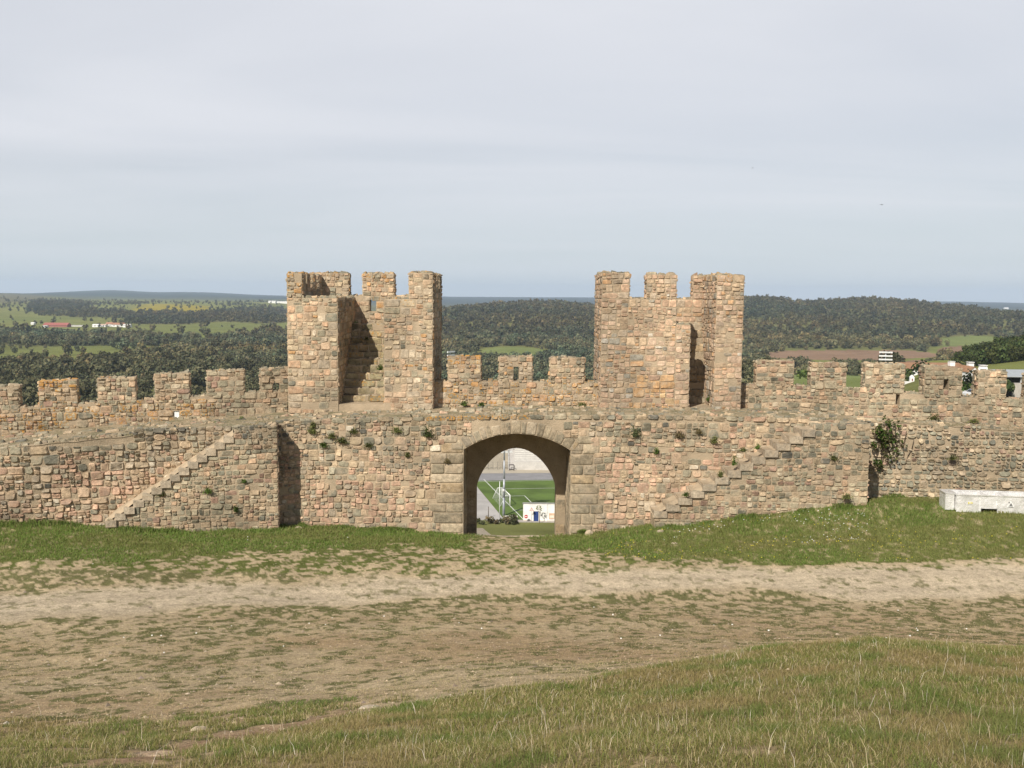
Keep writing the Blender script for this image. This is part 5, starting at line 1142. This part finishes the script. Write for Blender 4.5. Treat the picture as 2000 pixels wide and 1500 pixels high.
for k, (lb, px, py, Y, r_, tl_, c) in enumerate([
 ('bright green weed at the top of the tower stair', 696, 632, 36.0, .20, .9, GRN), ('small green weed halfway up the tower stair, on its right side', 743, 717, 34.1, .17, 1.3, GRN), ('tiny weed on the upper steps of the tower stair', 716, 661, 35.2, .10, 1, OLV),
 ('green tuft at the foot of the middle parapet under the lichen merlon', 906, 787, 33.4, .24, .8, GRN), ('small tuft right of the bigger tuft under the lichen merlon', 941, 789, 33.4, .17, .8, GRN), ('wide grassy tuft at the foot of the right tower, beside the middle parapet', 1137, 788, 33.3, .33, .55, OLV),
 ('dark hanging plant on the gate wall above the left jamb of the arch', 836, 842, 30.9, .30, 1.4, (.075, .10, .033)), ('low weed on the gate wall, right of the dark recess', 611, 829, 30.9, .15, 1.2, OLV), ('thin weed on the gate wall below the left tower', 690, 841, 30.9, .20, .9, OLV), ('olive weed on the gate wall below the tower stair', 648, 850, 30.9, .22, .8, OLV), ('short weed in a joint left of the arch shoulder', 795, 888, 30.9, .12, 1.3, OLV),
 ('bushy dark plant on the gate wall right of the arch', 1241, 843, 30.9, .30, 1.2, (.085, .10, .045)), ('small bright weed below the bushy dark plant', 1283, 881, 30.9, .13, 1.5, GRN), ('pale weed near the wall top above the stair', 1365, 842, 30.9, .18, .8, DRY), ('bright narrow weed beside the middle steps of the right stair', 1434, 901, 30.0, .15, 1.8, GRN), ('yellowish weed above the middle of the right stair', 1452, 878, 30.0, .15, .9, OLV), ('small weed at the upper steps of the right stair', 1480, 872, 30.0, .12, 1.5, GRN), ('olive weed by the lower steps of the right stair', 1408, 925, 30.0, .16, 1.4, OLV), ('green weed at the bottom step of the right stair', 1340, 965, 30.0, .16, .8, GRN),
 ('grey green weed on the right stair block', 1629, 893, 30.0, .17, 1.0, OLV), ('grassy tuft at the foot of the right stair block', 1655, 968, 29.9, .24, .9, OLV), ('green tuft in the stair slot of the right tower', 1386, 778, 33.6, .17, 1.1, GRN), ('green tuft on the right wall walk below the first merlon', 1515, 803, 33.2, .24, .8, OLV), ('big green tuft on the right wall walk below the flared slit', 1825, 813, 32.9, .33, .75, OLV), ('olive tuft on the right wall walk near the photo edge', 1902, 821, 32.8, .26, .6, OLV),
 ('green tuft on the left wall walk, right of its neighbour', 471, 819, 32.0, .20, .8, GRN), ('green tuft on the left wall walk near the white speck in the slit', 421, 826, 31.6, .24, .5, GRN), ('bright weed growing on the face of the left stair', 405, 958, 29.4, .17, .9, GRN), ('small weed low on the left stair flight', 315, 965, 29.1, .15, .7, OLV), ('narrow weed near the foot of the left stair block', 460, 994, 29.6, .12, 1.7, GRN), ('tiny weed high on the left stair block', 476, 940, 29.7, .12, .8, GRN), ('dry tuft on the left jamb of the arch', 873, 900, 30.9, .14, 1.1, DRY), ('feathery weed under the walk edge below the left half of the tower', 610, 838, 30.9, .26, 1.2, OLV), ('loose olive weed spreading on the gate wall right of the recess, lower', 668, 858, 30.9, .30, .8, OLV), ('thin green weed high on the gate wall under the tower block', 775, 838, 30.9, .24, .9, OLV), ('small weed among grey stones midway between recess and arch', 632, 868, 30.9, .18, 1.0, GRN), ('faint low weed on the gate wall below the middle of the left tower', 720, 868, 30.9, .22, .7, OLV), ('straggly weed high on the gate wall above the right stair', 1328, 848, 30.9, .24, 1.0, DRY), ('long thin weed right of the bushy dark plant', 1395, 858, 30.9, .20, 1.3, OLV), ('green weed on the far right wall face', 1862, 893, 31.9, .22, .8, OLV), ('green tuft at the foot of the right jamb', 1167, 1040, 30.7, .20, 1.0, OLV)]):
    weed(lb, px, py, Y, r_, tl_, c, 900+k)
# climbing plant in the corner right of the stair block
r = np.random.default_rng(42); a = Acc(); V = []; Q = []; C = []
for k in range(4200):
    q0 = r.random(); px = 1708+q0*70*r.beta(1.1, 2.2)+r.normal()*6; py = 800+r.beta(1.6, 2.0)*150-abs(px-1735)*.2*r.random()
    if ((px-1738-(860-py)*.25)/40)**2+((py-860)/56)**2 > 1.1*r.uniform(.02, 1.05) or fbm(np.array(px/11.), np.array(py/11.), 66, 3) < .45+.1*r.random(): continue
    q = at(px, py, 32.2-.34*r.random()); w_ = .042*r.uniform(.6, 1.5); u = r.normal(size=3); u /= np.linalg.norm(u); v = np.cross(u, r.normal(size=3)); v /= np.linalg.norm(v); i = len(V)
    V += [q-u*w_, q+v*w_*.7, q+u*w_*1.3, q-v*w_*.7]; Q.append((i, i+1, i+2, i+3)); C += [np.array(((.07, .12, .026), (.15, .15, .06), (.13, .10, .06), (.09, .16, .03))[r.choice(4, p=(.45, .25, .15, .15))])*r.uniform(.6, 1.4)]*4
t = thing('climbing_plant', 'leafy climbing plant hanging in the corner right of the stair block', 'climber', at(1735, 862, 32.0)); a.add(V, [Q], np.array(C)); a.build('foliage', M['leaf'], t)
a = Acc()
for k in range(9):
    p = at(1712+k*7, 925-r.uniform(0, 30), 32.24)
    for s_ in range(4): q = p+np.array([r.uniform(-.12, .12), -.03, r.uniform(.2, .4)]); a.tube(p, q, .012, .01, 5, (.15, .11, .08)); p = q
a.build('stem', M['leaf'], t)
# ------------------------------------------------------------------ grass
rg = np.random.default_rng(123)
def blades(acc, x, y, z, h, w, lean, col):
    n = len(x); an = rg.uniform(0, 6.283, n); fa = rg.uniform(0, math.pi, n); h = np.broadcast_to(h, n); w = np.broadcast_to(w, n); lean = np.broadcast_to(lean, n)
    B = np.stack([x, y, z-.01], -1); U = np.stack([np.cos(fa), np.sin(fa)*.5, np.zeros(n)], -1)*w[:, None]*.5
    D = np.stack([np.cos(an), np.sin(an), np.zeros(n)], -1)
    m = B+D*(lean*h*.3)[:, None]+np.array([0, 0, 1.])*(h*.58)[:, None]; t_ = B+D*(lean*h)[:, None]+np.array([0, 0, 1.])*(h*(1-.28*lean))[:, None]
    V = np.stack([B-U, B+U, m+U*.75, m-U*.75, t_], 1).reshape(-1, 3); i = np.arange(n)[:, None]*5
    acc.add(V, [i+np.array([[0, 1, 2, 3]]), i+np.array([[3, 2, 4]])], np.repeat(col, 5, 0))
def sample(n, y0, y1, half, pw=1.3):
    y = (y0**pw+rg.random(n)*(y1**pw-y0**pw))**(1/pw); x = rg.uniform(-half, half, n)*y; z = height(x, y); return x, y, z
def colmix(n, cols, wts):
    c = np.array(cols)[rg.choice(len(cols), n, p=np.array(wts)/sum(wts))]; return c*rg.uniform(.7, 1.3, (n, 1))
# foreground meadow
x, y, z = sample(420000, 2.6, 11.2, .66, 1.35); cv, path, red, isfg, px, py, bare = cover(x, y, z); g = green_mask(x, y, cv); ok = (rg.random(len(x)) < g*np.where(isfg, 1, .75)) & (isfg | (y < 9.6)) & (py > 1200)
x, y, z, isfg = x[ok], y[ok], z[ok], isfg[ok]; n = len(x)
tone = fbm(x*.8, y*.8, 51, 3); tint = fbm(x*2.2, y*2.2, 52, 3)
c = colmix(n, [(.17, .175, .05), (.21, .19, .065), (.13, .165, .04), (.42, .35, .20), (.26, .195, .095)], [5, 4, 3, 3.2, 1.8]); dryk = sst(.48, .66, tone)[:, None]*.55; c = c*(1-dryk)+np.array([.28, .205, .10])*dryk*rg.uniform(.7, 1.3, (n, 1))
gk = sst(.58, .7, tint)[:, None]*.6; c = c*(1-gk)+np.array([.085, .15, .028])*gk*rg.uniform(.7, 1.3, (n, 1))
a = Acc(); blades(a, x, y, z, rg.uniform(.022, .07, n)*(.7+.7*tint), rg.uniform(.0025, .005, n)*np.clip(y/6, .8, 1.6), rg.uniform(.2, 1.0, n), c)
tag(a.build('meadow_grass', M['grass']), 'short olive grass with dry blades covering the foreground bank', 'grass', kind='stuff')
# dry stalks standing in it
x, y, z = sample(1900, 2.9, 10.8, .62, 1.3)
kx, ky, _k = sample(330, 2.9, 10.6, .62, 1.2); rep_ = rg.integers(2, 14, 330); cx_ = np.repeat(kx, rep_); cy_ = np.repeat(ky, rep_); sg_ = np.repeat(rg.uniform(.05, .28, 330), rep_)
x = np.concatenate([x, cx_+rg.normal(0, 1, len(cx_))*sg_]); y = np.concatenate([y, cy_+rg.normal(0, 1, len(cx_))*sg_*.6]).clip(2.6, 11); z = height(x, y)
cv, path, red, isfg, px, py, bare = cover(x, y, z); ok = (isfg | ((px < 620) & (py > 1395) & (rg.random(len(px)) < .35)))
x, y, z = x[ok], y[ok], z[ok]; n = len(x); a = Acc(); blades(a, x, y, z, rg.gamma(3.0, .025, n).clip(.025, .24), rg.uniform(.0016, .0042, n)*np.clip(y/6, .8, 1.4), rg.uniform(.05, .95, n)**1.2, colmix(n, [(.62, .53, .40), (.52, .42, .28), (.60, .54, .45), (.36, .27, .17)], [4, 4, 3, 1.5]))
tag(a.build('dry_stalks', M['grass']), 'pale dry stalks scattered through the foreground grass', 'dry grass', kind='stuff')
# lawn under the walls and weeds on the earth
x, y, z = sample(560000, 9.0, 31.6, .62, 1.0); cv, path, red, isfg, px, py, bare = cover(x, y, z); g = green_mask(x, y, cv); lawn = sst(.6, .95, cv)
inwall = (y > LW.O[1]+(x-LW.O[0])*(LW.U[1]/LW.U[0])-.05) & (x < GW.O[0]+.1)
ok = (rg.random(len(x)) < g*(.30+.7*lawn)) & ~isfg & ~inwall & ~((y > 30.98) & (np.abs(x-.15) > 1.6)); x, y, z, lawn, px, py = [v[ok] for v in (x, y, z, lawn, px, py)]; n = len(x)
tone = fbm(x*.5, y*.7, 57, 3); c = colmix(n, [(.135, .20, .044), (.165, .205, .057), (.12, .185, .038), (.25, .22, .098)], [5, 4, 3, 1.4]); dk = sst(.50, .70, tone)[:, None]*.35; yw = (sst(1150, 1500, px)*sst(.35, .6, fbm(x*.7, y*.9, 58, 3)))[:, None]*.5; c = c*(1-yw)+np.array([.24, .215, .085])*yw
c = c*(1-dk)+np.array([.22, .18, .075])*dk
gd = (1-lawn)[:, None]*.55; c = c*(1-gd)+np.array([.15, .145, .065])*gd*rg.uniform(.7, 1.3, (n, 1))
edge = sst(24, 30.5, y)
a = Acc(); blades(a, x, y, z, rg.uniform(.03, .085, n)*(.45+.75*lawn)*(.8+.7*edge*lawn), rg.uniform(.010, .022, n)*np.clip(y/24, .55, 1.1), rg.uniform(.3, 1.1, n), c)
tag(a.build('lawn_grass', M['grass']), 'green grass under the castle walls and low weeds on the bare earth', 'grass', kind='stuff')
# short dry turf on the bare slope below the path
x, y, z = sample(300000, 8.5, 23, .62, 1.0); cv, path, red, isfg, px, py, bare = cover(x, y, z); p1 = np.interp(px, *PBOT); ok = (rg.random(len(x)) < sst(-5, 60, py-p1)*(.25+.75*sst(.4, .6, fbm(x*3, y*3, 19, 3)))) & ~isfg; x, y, z, red = x[ok], y[ok], z[ok], red[ok]; n = len(x)
a = Acc(); c = colmix(n, [(.42, .335, .195), (.48, .39, .24), (.25, .24, .105), (.35, .26, .15)], [4, 3, 3.5, 1.6]); c = c*(1-.35*red[:, None])+np.array([.32, .20, .12])*.35*red[:, None]
blades(a, x, y, z, rg.uniform(.012, .04, n), rg.uniform(.005, .011, n)*np.clip(y/15, .6, 1.2), rg.uniform(.5, 1.3, n), c); tag(a.build('dry_turf', M['grass']), 'short dry trampled turf on the reddish slope below the path', 'grass', kind='stuff')
# rank grass at the foot of the walls
def foot(n, ax, ay, bx, by, h0, h1, wmax):
    f = rg.random(n); d = np.abs(rg.normal(0, .16, n)); dx, dy = bx-ax, by-ay; L_ = math.hypot(dx, dy); x = ax+dx*f+dy/L_*d; y = ay+dy*f-dx/L_*d; m_ = fbm(x*1.6, y*1.6, 88, 3); k = rg.random(n) < sst(.38, .62, m_); return x[k], y[k]-.02, (rg.uniform(h0, h1, n)*(.5+1.1*sst(.4, .7, m_)))[k]
parts = []
for (fa, s0_, s1_, nn) in ((LW, 0, ls1-3, 6000), (SL, .3, SL.hit(541, 800)[0], 3000), (GW, .5, AL-.3, 6500), (GW, AR+.3, 10, 4000), (SRF, .4, SRF.hit(1700, 800)[0], 4500), (RW, 1.2, rs1, 3500)):
    p, q = fa.p(s0_, 0), fa.p(s1_, 0); parts.append(foot(nn, p[0], p[1], q[0], q[1], .04, .15, .02))
x = np.concatenate([p[0] for p in parts]); y = np.concatenate([p[1] for p in parts]); h_ = np.concatenate([p[2] for p in parts]); z = height(x, y); n = len(x)
a = Acc(); blades(a, x, y, z, h_, rg.uniform(.012, .024, n), rg.uniform(.2, .8, n), colmix(n, [(.115, .175, .036), (.14, .18, .045), (.20, .18, .08)], [5, 4, 1.4]))
tag(a.build('verge_grass', M['grass']), 'taller rank grass growing along the foot of the walls', 'grass', kind='stuff')
# dry grass along the wall walks
a = Acc()
for fr, s0_, s1_, zt_, dp, nn in ((GW, 0, gs1, gtop, 2.0, 5200), (LW, 0, ls1, ltop, 2.4, 4200), (RW, 0, rs1, rtop, 2.0, 2600)):
    S = rg.uniform(s0_, s1_, nn); D = -dp*rg.random(nn)**1.3; k = fbm(S*1.5, D*2, 23, 3) > .47; S, D = S[k], D[k]; P = fr.p(S, np.array([zt_(v) for v in S])+.03, D); n = len(S)
    blades(a, P[:, 0], P[:, 1], P[:, 2], rg.uniform(.02, .07, n), rg.uniform(.012, .022, n), rg.uniform(.4, 1.2, n), colmix(n, [(.30, .245, .14), (.22, .19, .10), (.11, .115, .045)], [4, 3, 2]))
tag(a.build('wall_top_grass', M['grass']), 'sparse dry grass along the tops of the walls', 'grass', kind='stuff')
# daisies and yellow flowers on the right lawn
a = Acc()
for nn, col, fx, fy in ((900, (.80, .80, .76), (1290, 1700), (985, 1062)), (650, (.55, .47, .04), (1180, 2000), (1010, 1095)), (60, (.8, .8, .76), (100, 900), (1000, 1060)), (30, (.78, .76, .70), (200, 1900), (1190, 1330))):
    x = rg.uniform(-9, 17, nn*6); y = rg.uniform(15, 30, nn*6); z = height(x, y); px, py = project(x, y, z); k = (px > fx[0]) & (px < fx[1]) & (py > fy[0]) & (py < fy[1]) & (fbm(x*.8, y*1.1, 14, 2) > .46); x, y, z = x[k][:nn], y[k][:nn], z[k][:nn]; n = len(x); s_ = rg.uniform(.008, .019, n)[:, None]; c_ = np.stack([x, y, z+rg.uniform(.02, .07, n)], -1)
    th = np.arange(6)*math.pi/3; V = (c_[:, None, :]+s_[:, None, :]*np.stack([np.cos(th), np.sin(th)*.6, np.sin(th)*.6], -1)[None]).reshape(-1, 3); i = np.arange(n)[:, None]*6+np.arange(6)[None]
    a.add(V, [i], np.repeat(np.array(col)*rg.uniform(.8, 1.1, (n, 1)), 6, 0))
tag(a.build('flowers', M['grass']), 'white daisies and yellow flowers dotted over the lawn', 'flowers', kind='stuff')
# pebbles strewn on the bare earth
x, y, z = sample(900, 9, 27, .6, 1.0); px, py = project(x, y, z); n = len(x); a = Acc(); oc = np.array([(1, 0, 0), (0, 1, 0), (-1, 0, 0), (0, -1, 0), (0, 0, .7)]); s_ = rg.gamma(2, .008, n).clip(.006, .05)
V = (np.stack([x, y, z], -1)[:, None, :]+s_[:, None, None]*oc[None]*rg.uniform(.6, 1.3, (n, 5, 1))).reshape(-1, 3); i = np.arange(n)[:, None]*5
a.add(V, [np.concatenate([i+np.array([[k, (k+1) % 4, 4]]) for k in range(4)])], np.repeat(colmix(n, [(.42, .34, .25), (.34, .27, .2), (.52, .46, .38), (.25, .2, .16)], [4, 3, .4, 2]), 5, 0))
tag(a.build('pebbles', M['grass']), 'small pebbles strewn over the bare earth', 'pebbles', kind='stuff')
x, y, z = sample(16000, 7.5, 27, .6, 1.0); n = len(x); a = Acc(); s_ = rg.gamma(2, .0042, n).clip(.004, .02)
V = (np.stack([x, y, z], -1)[:, None, :]+s_[:, None, None]*oc[None]*rg.uniform(.6, 1.3, (n, 5, 1))).reshape(-1, 3); i = np.arange(n)[:, None]*5
a.add(V, [np.concatenate([i+np.array([[k, (k+1) % 4, 4]]) for k in range(4)])], np.repeat(colmix(n, [(.50, .40, .29), (.36, .28, .2), (.26, .2, .15)], [4, 3, 2]), 5, 0)); tag(a.build('gravel', M['grass']), 'fine gravel on the earth track and slope', 'gravel', kind='stuff')
# rocks in the near ground
def rock(name, label, px, py, Y, sx, sy, sz, col, seed, yaw=0):
    r = np.random.default_rng(seed); p = at(px, py, Y); p[2] = gz(p[0], p[1]); n, m_ = 14, 7; V = []
    for j in range(m_):
        ph = -math.pi/2+math.pi*j/(m_-1)
        for k in range(n):
            th = k*2*math.pi/n; v = np.array([math.cos(th)*max(.02, math.cos(ph))*sx, math.sin(th)*max(.02, math.cos(ph))*sy, math.sin(ph)*sz]); q = v*(.75+.5*float(fbm(np.array(2*math.cos(th)+seed), np.array(2*math.sin(th)+ph), seed, 3))); V.append(p+np.array([q[0]*math.cos(yaw)-q[1]*math.sin(yaw), q[0]*math.sin(yaw)+q[1]*math.cos(yaw), q[2]]))
    i = np.arange(n); a = Acc(); a.add(V, [np.stack([i+j*n, (i+1) % n+j*n, (i+1) % n+(j+1)*n, i+(j+1)*n], 1) for j in range(m_-1)], np.append(col, 0), 0, False); return tag(a.build(name, M['stone']), label, 'rock')
rock('flat_rock', 'flat pale rock on the reddish bare strip at lower left', 389, 1421, 8.2, .075, .06, .025, (.42, .34, .235), 1)
rock('flat_rock', 'long pale slab of earth-coloured rock near the lower left corner', 290, 1474, 6.2, .20, .07, .022, (.38, .28, .19), 2, .25)
rock('flat_rock', 'pale rock at the edge of the foreground grass, left of centre', 722, 1374, 8.9, .11, .05, .022, (.45, .38, .29), 3, .1)
for k, (px, py, lb) in enumerate(((1150, 1032, 'broken pale stone leaning at the foot of the right jamb'), (583, 1022, 'pale stone at the foot of the gate wall beside the dark recess'), (1317, 1062, 'small pale stone on the lawn right of the arch'), (1290, 1046, 'grey stone by the bottom step of the right stair'))):
    rock('loose_stone', lb, px, py, (30.6, 30.5, 27.6, 29.4)[k], (.16, .13, .09, .14)[k], .1, (.18, .07, .03, .07)[k], (.44, .36, .26), 10+k)
# ------------------------------------------------------------------ stainless trough on the right lawn
q = at(1868, 994, 29.35); yaw = -.11; c_, s_ = math.cos(yaw), math.sin(yaw); tz = gz(q[0]+1, 29.3)
bx = thing('steel_trough', 'shiny stainless steel trough unit with three compartments standing on the lawn by the right wall', 'trough', (q[0], 29.35, tz))
def T(x_, y_, z_): return (q[0]+x_*c_-y_*s_, 29.35+x_*s_+y_*c_, tz+z_)
def sb(acc, x0, x1, y0, y1, z0, z1): acc.hexa([T(x, y, z) for z in (z0, z1) for x, y in ((x0, y0), (x1, y0), (x1, y1), (x0, y1))], (.7, .7, .7))
LN, DPT, HT = 2.7, .75, .56
a = Acc(); sb(a, 0, .72, 0, .02, 0, HT-.03); sb(a, .72, 1.22, .0, .02, .13, HT-.03); sb(a, 1.22, LN, 0, .02, 0, HT-.03); a.build('front_panel', M['steel'], bx)
for x0_ in (.70, 1.20): a = Acc(); sb(a, x0_, x0_+.035, -.012, -.001, .0 if x0_ < 1 else .13, HT-.03); a.build('seam', M['steel'], bx)
a = Acc(); sb(a, 0, LN, DPT-.02, DPT, .0, HT-.03); a.build('back_panel', M['steel'], bx)
for x0_ in (.0, LN-.02): a = Acc(); sb(a, x0_, x0_+.02, .022, DPT-.022, .04, HT-.03); a.build('end_panel', M['steel'], bx)
a = Acc(); sb(a, -.03, LN+.03, -.02, .025, HT-.028, HT); sb(a, -.03, LN+.03, DPT-.03, DPT+.03, HT-.028, HT); sb(a, -.03, .04, .027, DPT-.032, HT-.028, HT); sb(a, LN-.04, LN+.03, .027, DPT-.032, HT-.028, HT); a.build('rim', M['steel'], bx)
for x0_ in (.86, 1.42): a = Acc(); sb(a, x0_, x0_+.06, .027, DPT-.032, .12, HT-.02); a.build('divider', M['steel'], bx)
a = Acc(); sb(a, .025, LN-.025, .03, DPT-.03, .12, .14); a.build('basin_floor', M['steel'], bx)
a = Acc(); sb(a, -.30, -.032, .14, .70, .03, HT-.01); sb(a, -.32, -.03, .12, .72, HT-.009, HT+.012); a.build('side_shelf', M['steel'], bx)
for x0_ in (.02, 1.95, 2.6): a = Acc(); sb(a, x0_, x0_+.06, .05, .11, -.1, .05); a.build('foot', M['steel'], bx)
a = Acc(); sb(a, .34, .47, -.012, -.002, .27, .325); a.build('yellow_label', simple('label_yellow', (.55, .46, .08), .6), bx)
a = Acc(); sb(a, .365, .445, -.016, -.0125, .285, .31); a.build('label_print', simple('label_white', (.75, .73, .62), .6), bx)
def tr2(acc, cx_, cz_, r_, y0, y1, col=(.2, .2, .2)):
    P = [T(cx_+r_*math.sin(k*2.0944), y0, cz_+r_*math.cos(k*2.0944)) for k in (0, -1, 1)]+[T(cx_+r_*math.sin(k*2.0944), y1, cz_+r_*math.cos(k*2.0944)) for k in (0, -1, 1)]; acc.add(P, [[(0, 1, 2), (5, 4, 3)], [(0, 3, 4, 1), (1, 4, 5, 2), (2, 5, 3, 0)]], col)
a = Acc(); tr2(a, 1.62, .27, .125, -.010, -.002); a.build('warning_triangle', simple('label_grey', (.72, .72, .70), .5), bx)
a = Acc(); tr2(a, 1.62, .275, .062, -.014, -.0105); sb(a, 1.55, 1.69, -.014, -.0105, .205, .222); sb(a, 1.545, 1.585, -.014, -.0105, .335, .365); a.build('warning_symbol', simple('label_dark', (.12, .12, .12), .6), bx)
# ------------------------------------------------------------------ haze
hz_m = bpy.data.materials.new('haze'); hz_m.use_nodes = True; ht = hz_m.node_tree; ht.nodes.remove(ht.nodes['Principled BSDF'])
pv = ht.nodes.new('ShaderNodeVolumePrincipled'); pv.inputs['Color'].default_value = (.66, .80, 1, 1); pv.inputs['Density'].default_value = 9.0e-5; pv.inputs['Anisotropy'].default_value = .0
ht.links.new(pv.outputs[0], ht.nodes['Material Output'].inputs['Volume'])
a = Acc(); a.box(-14500, 14500, -14500, 14500, -115, 170); o = a.build('haze', hz_m); tag(o, kind='stuff'); o['label'] = 'thin bluish haze over the whole land'; o['category'] = 'haze'
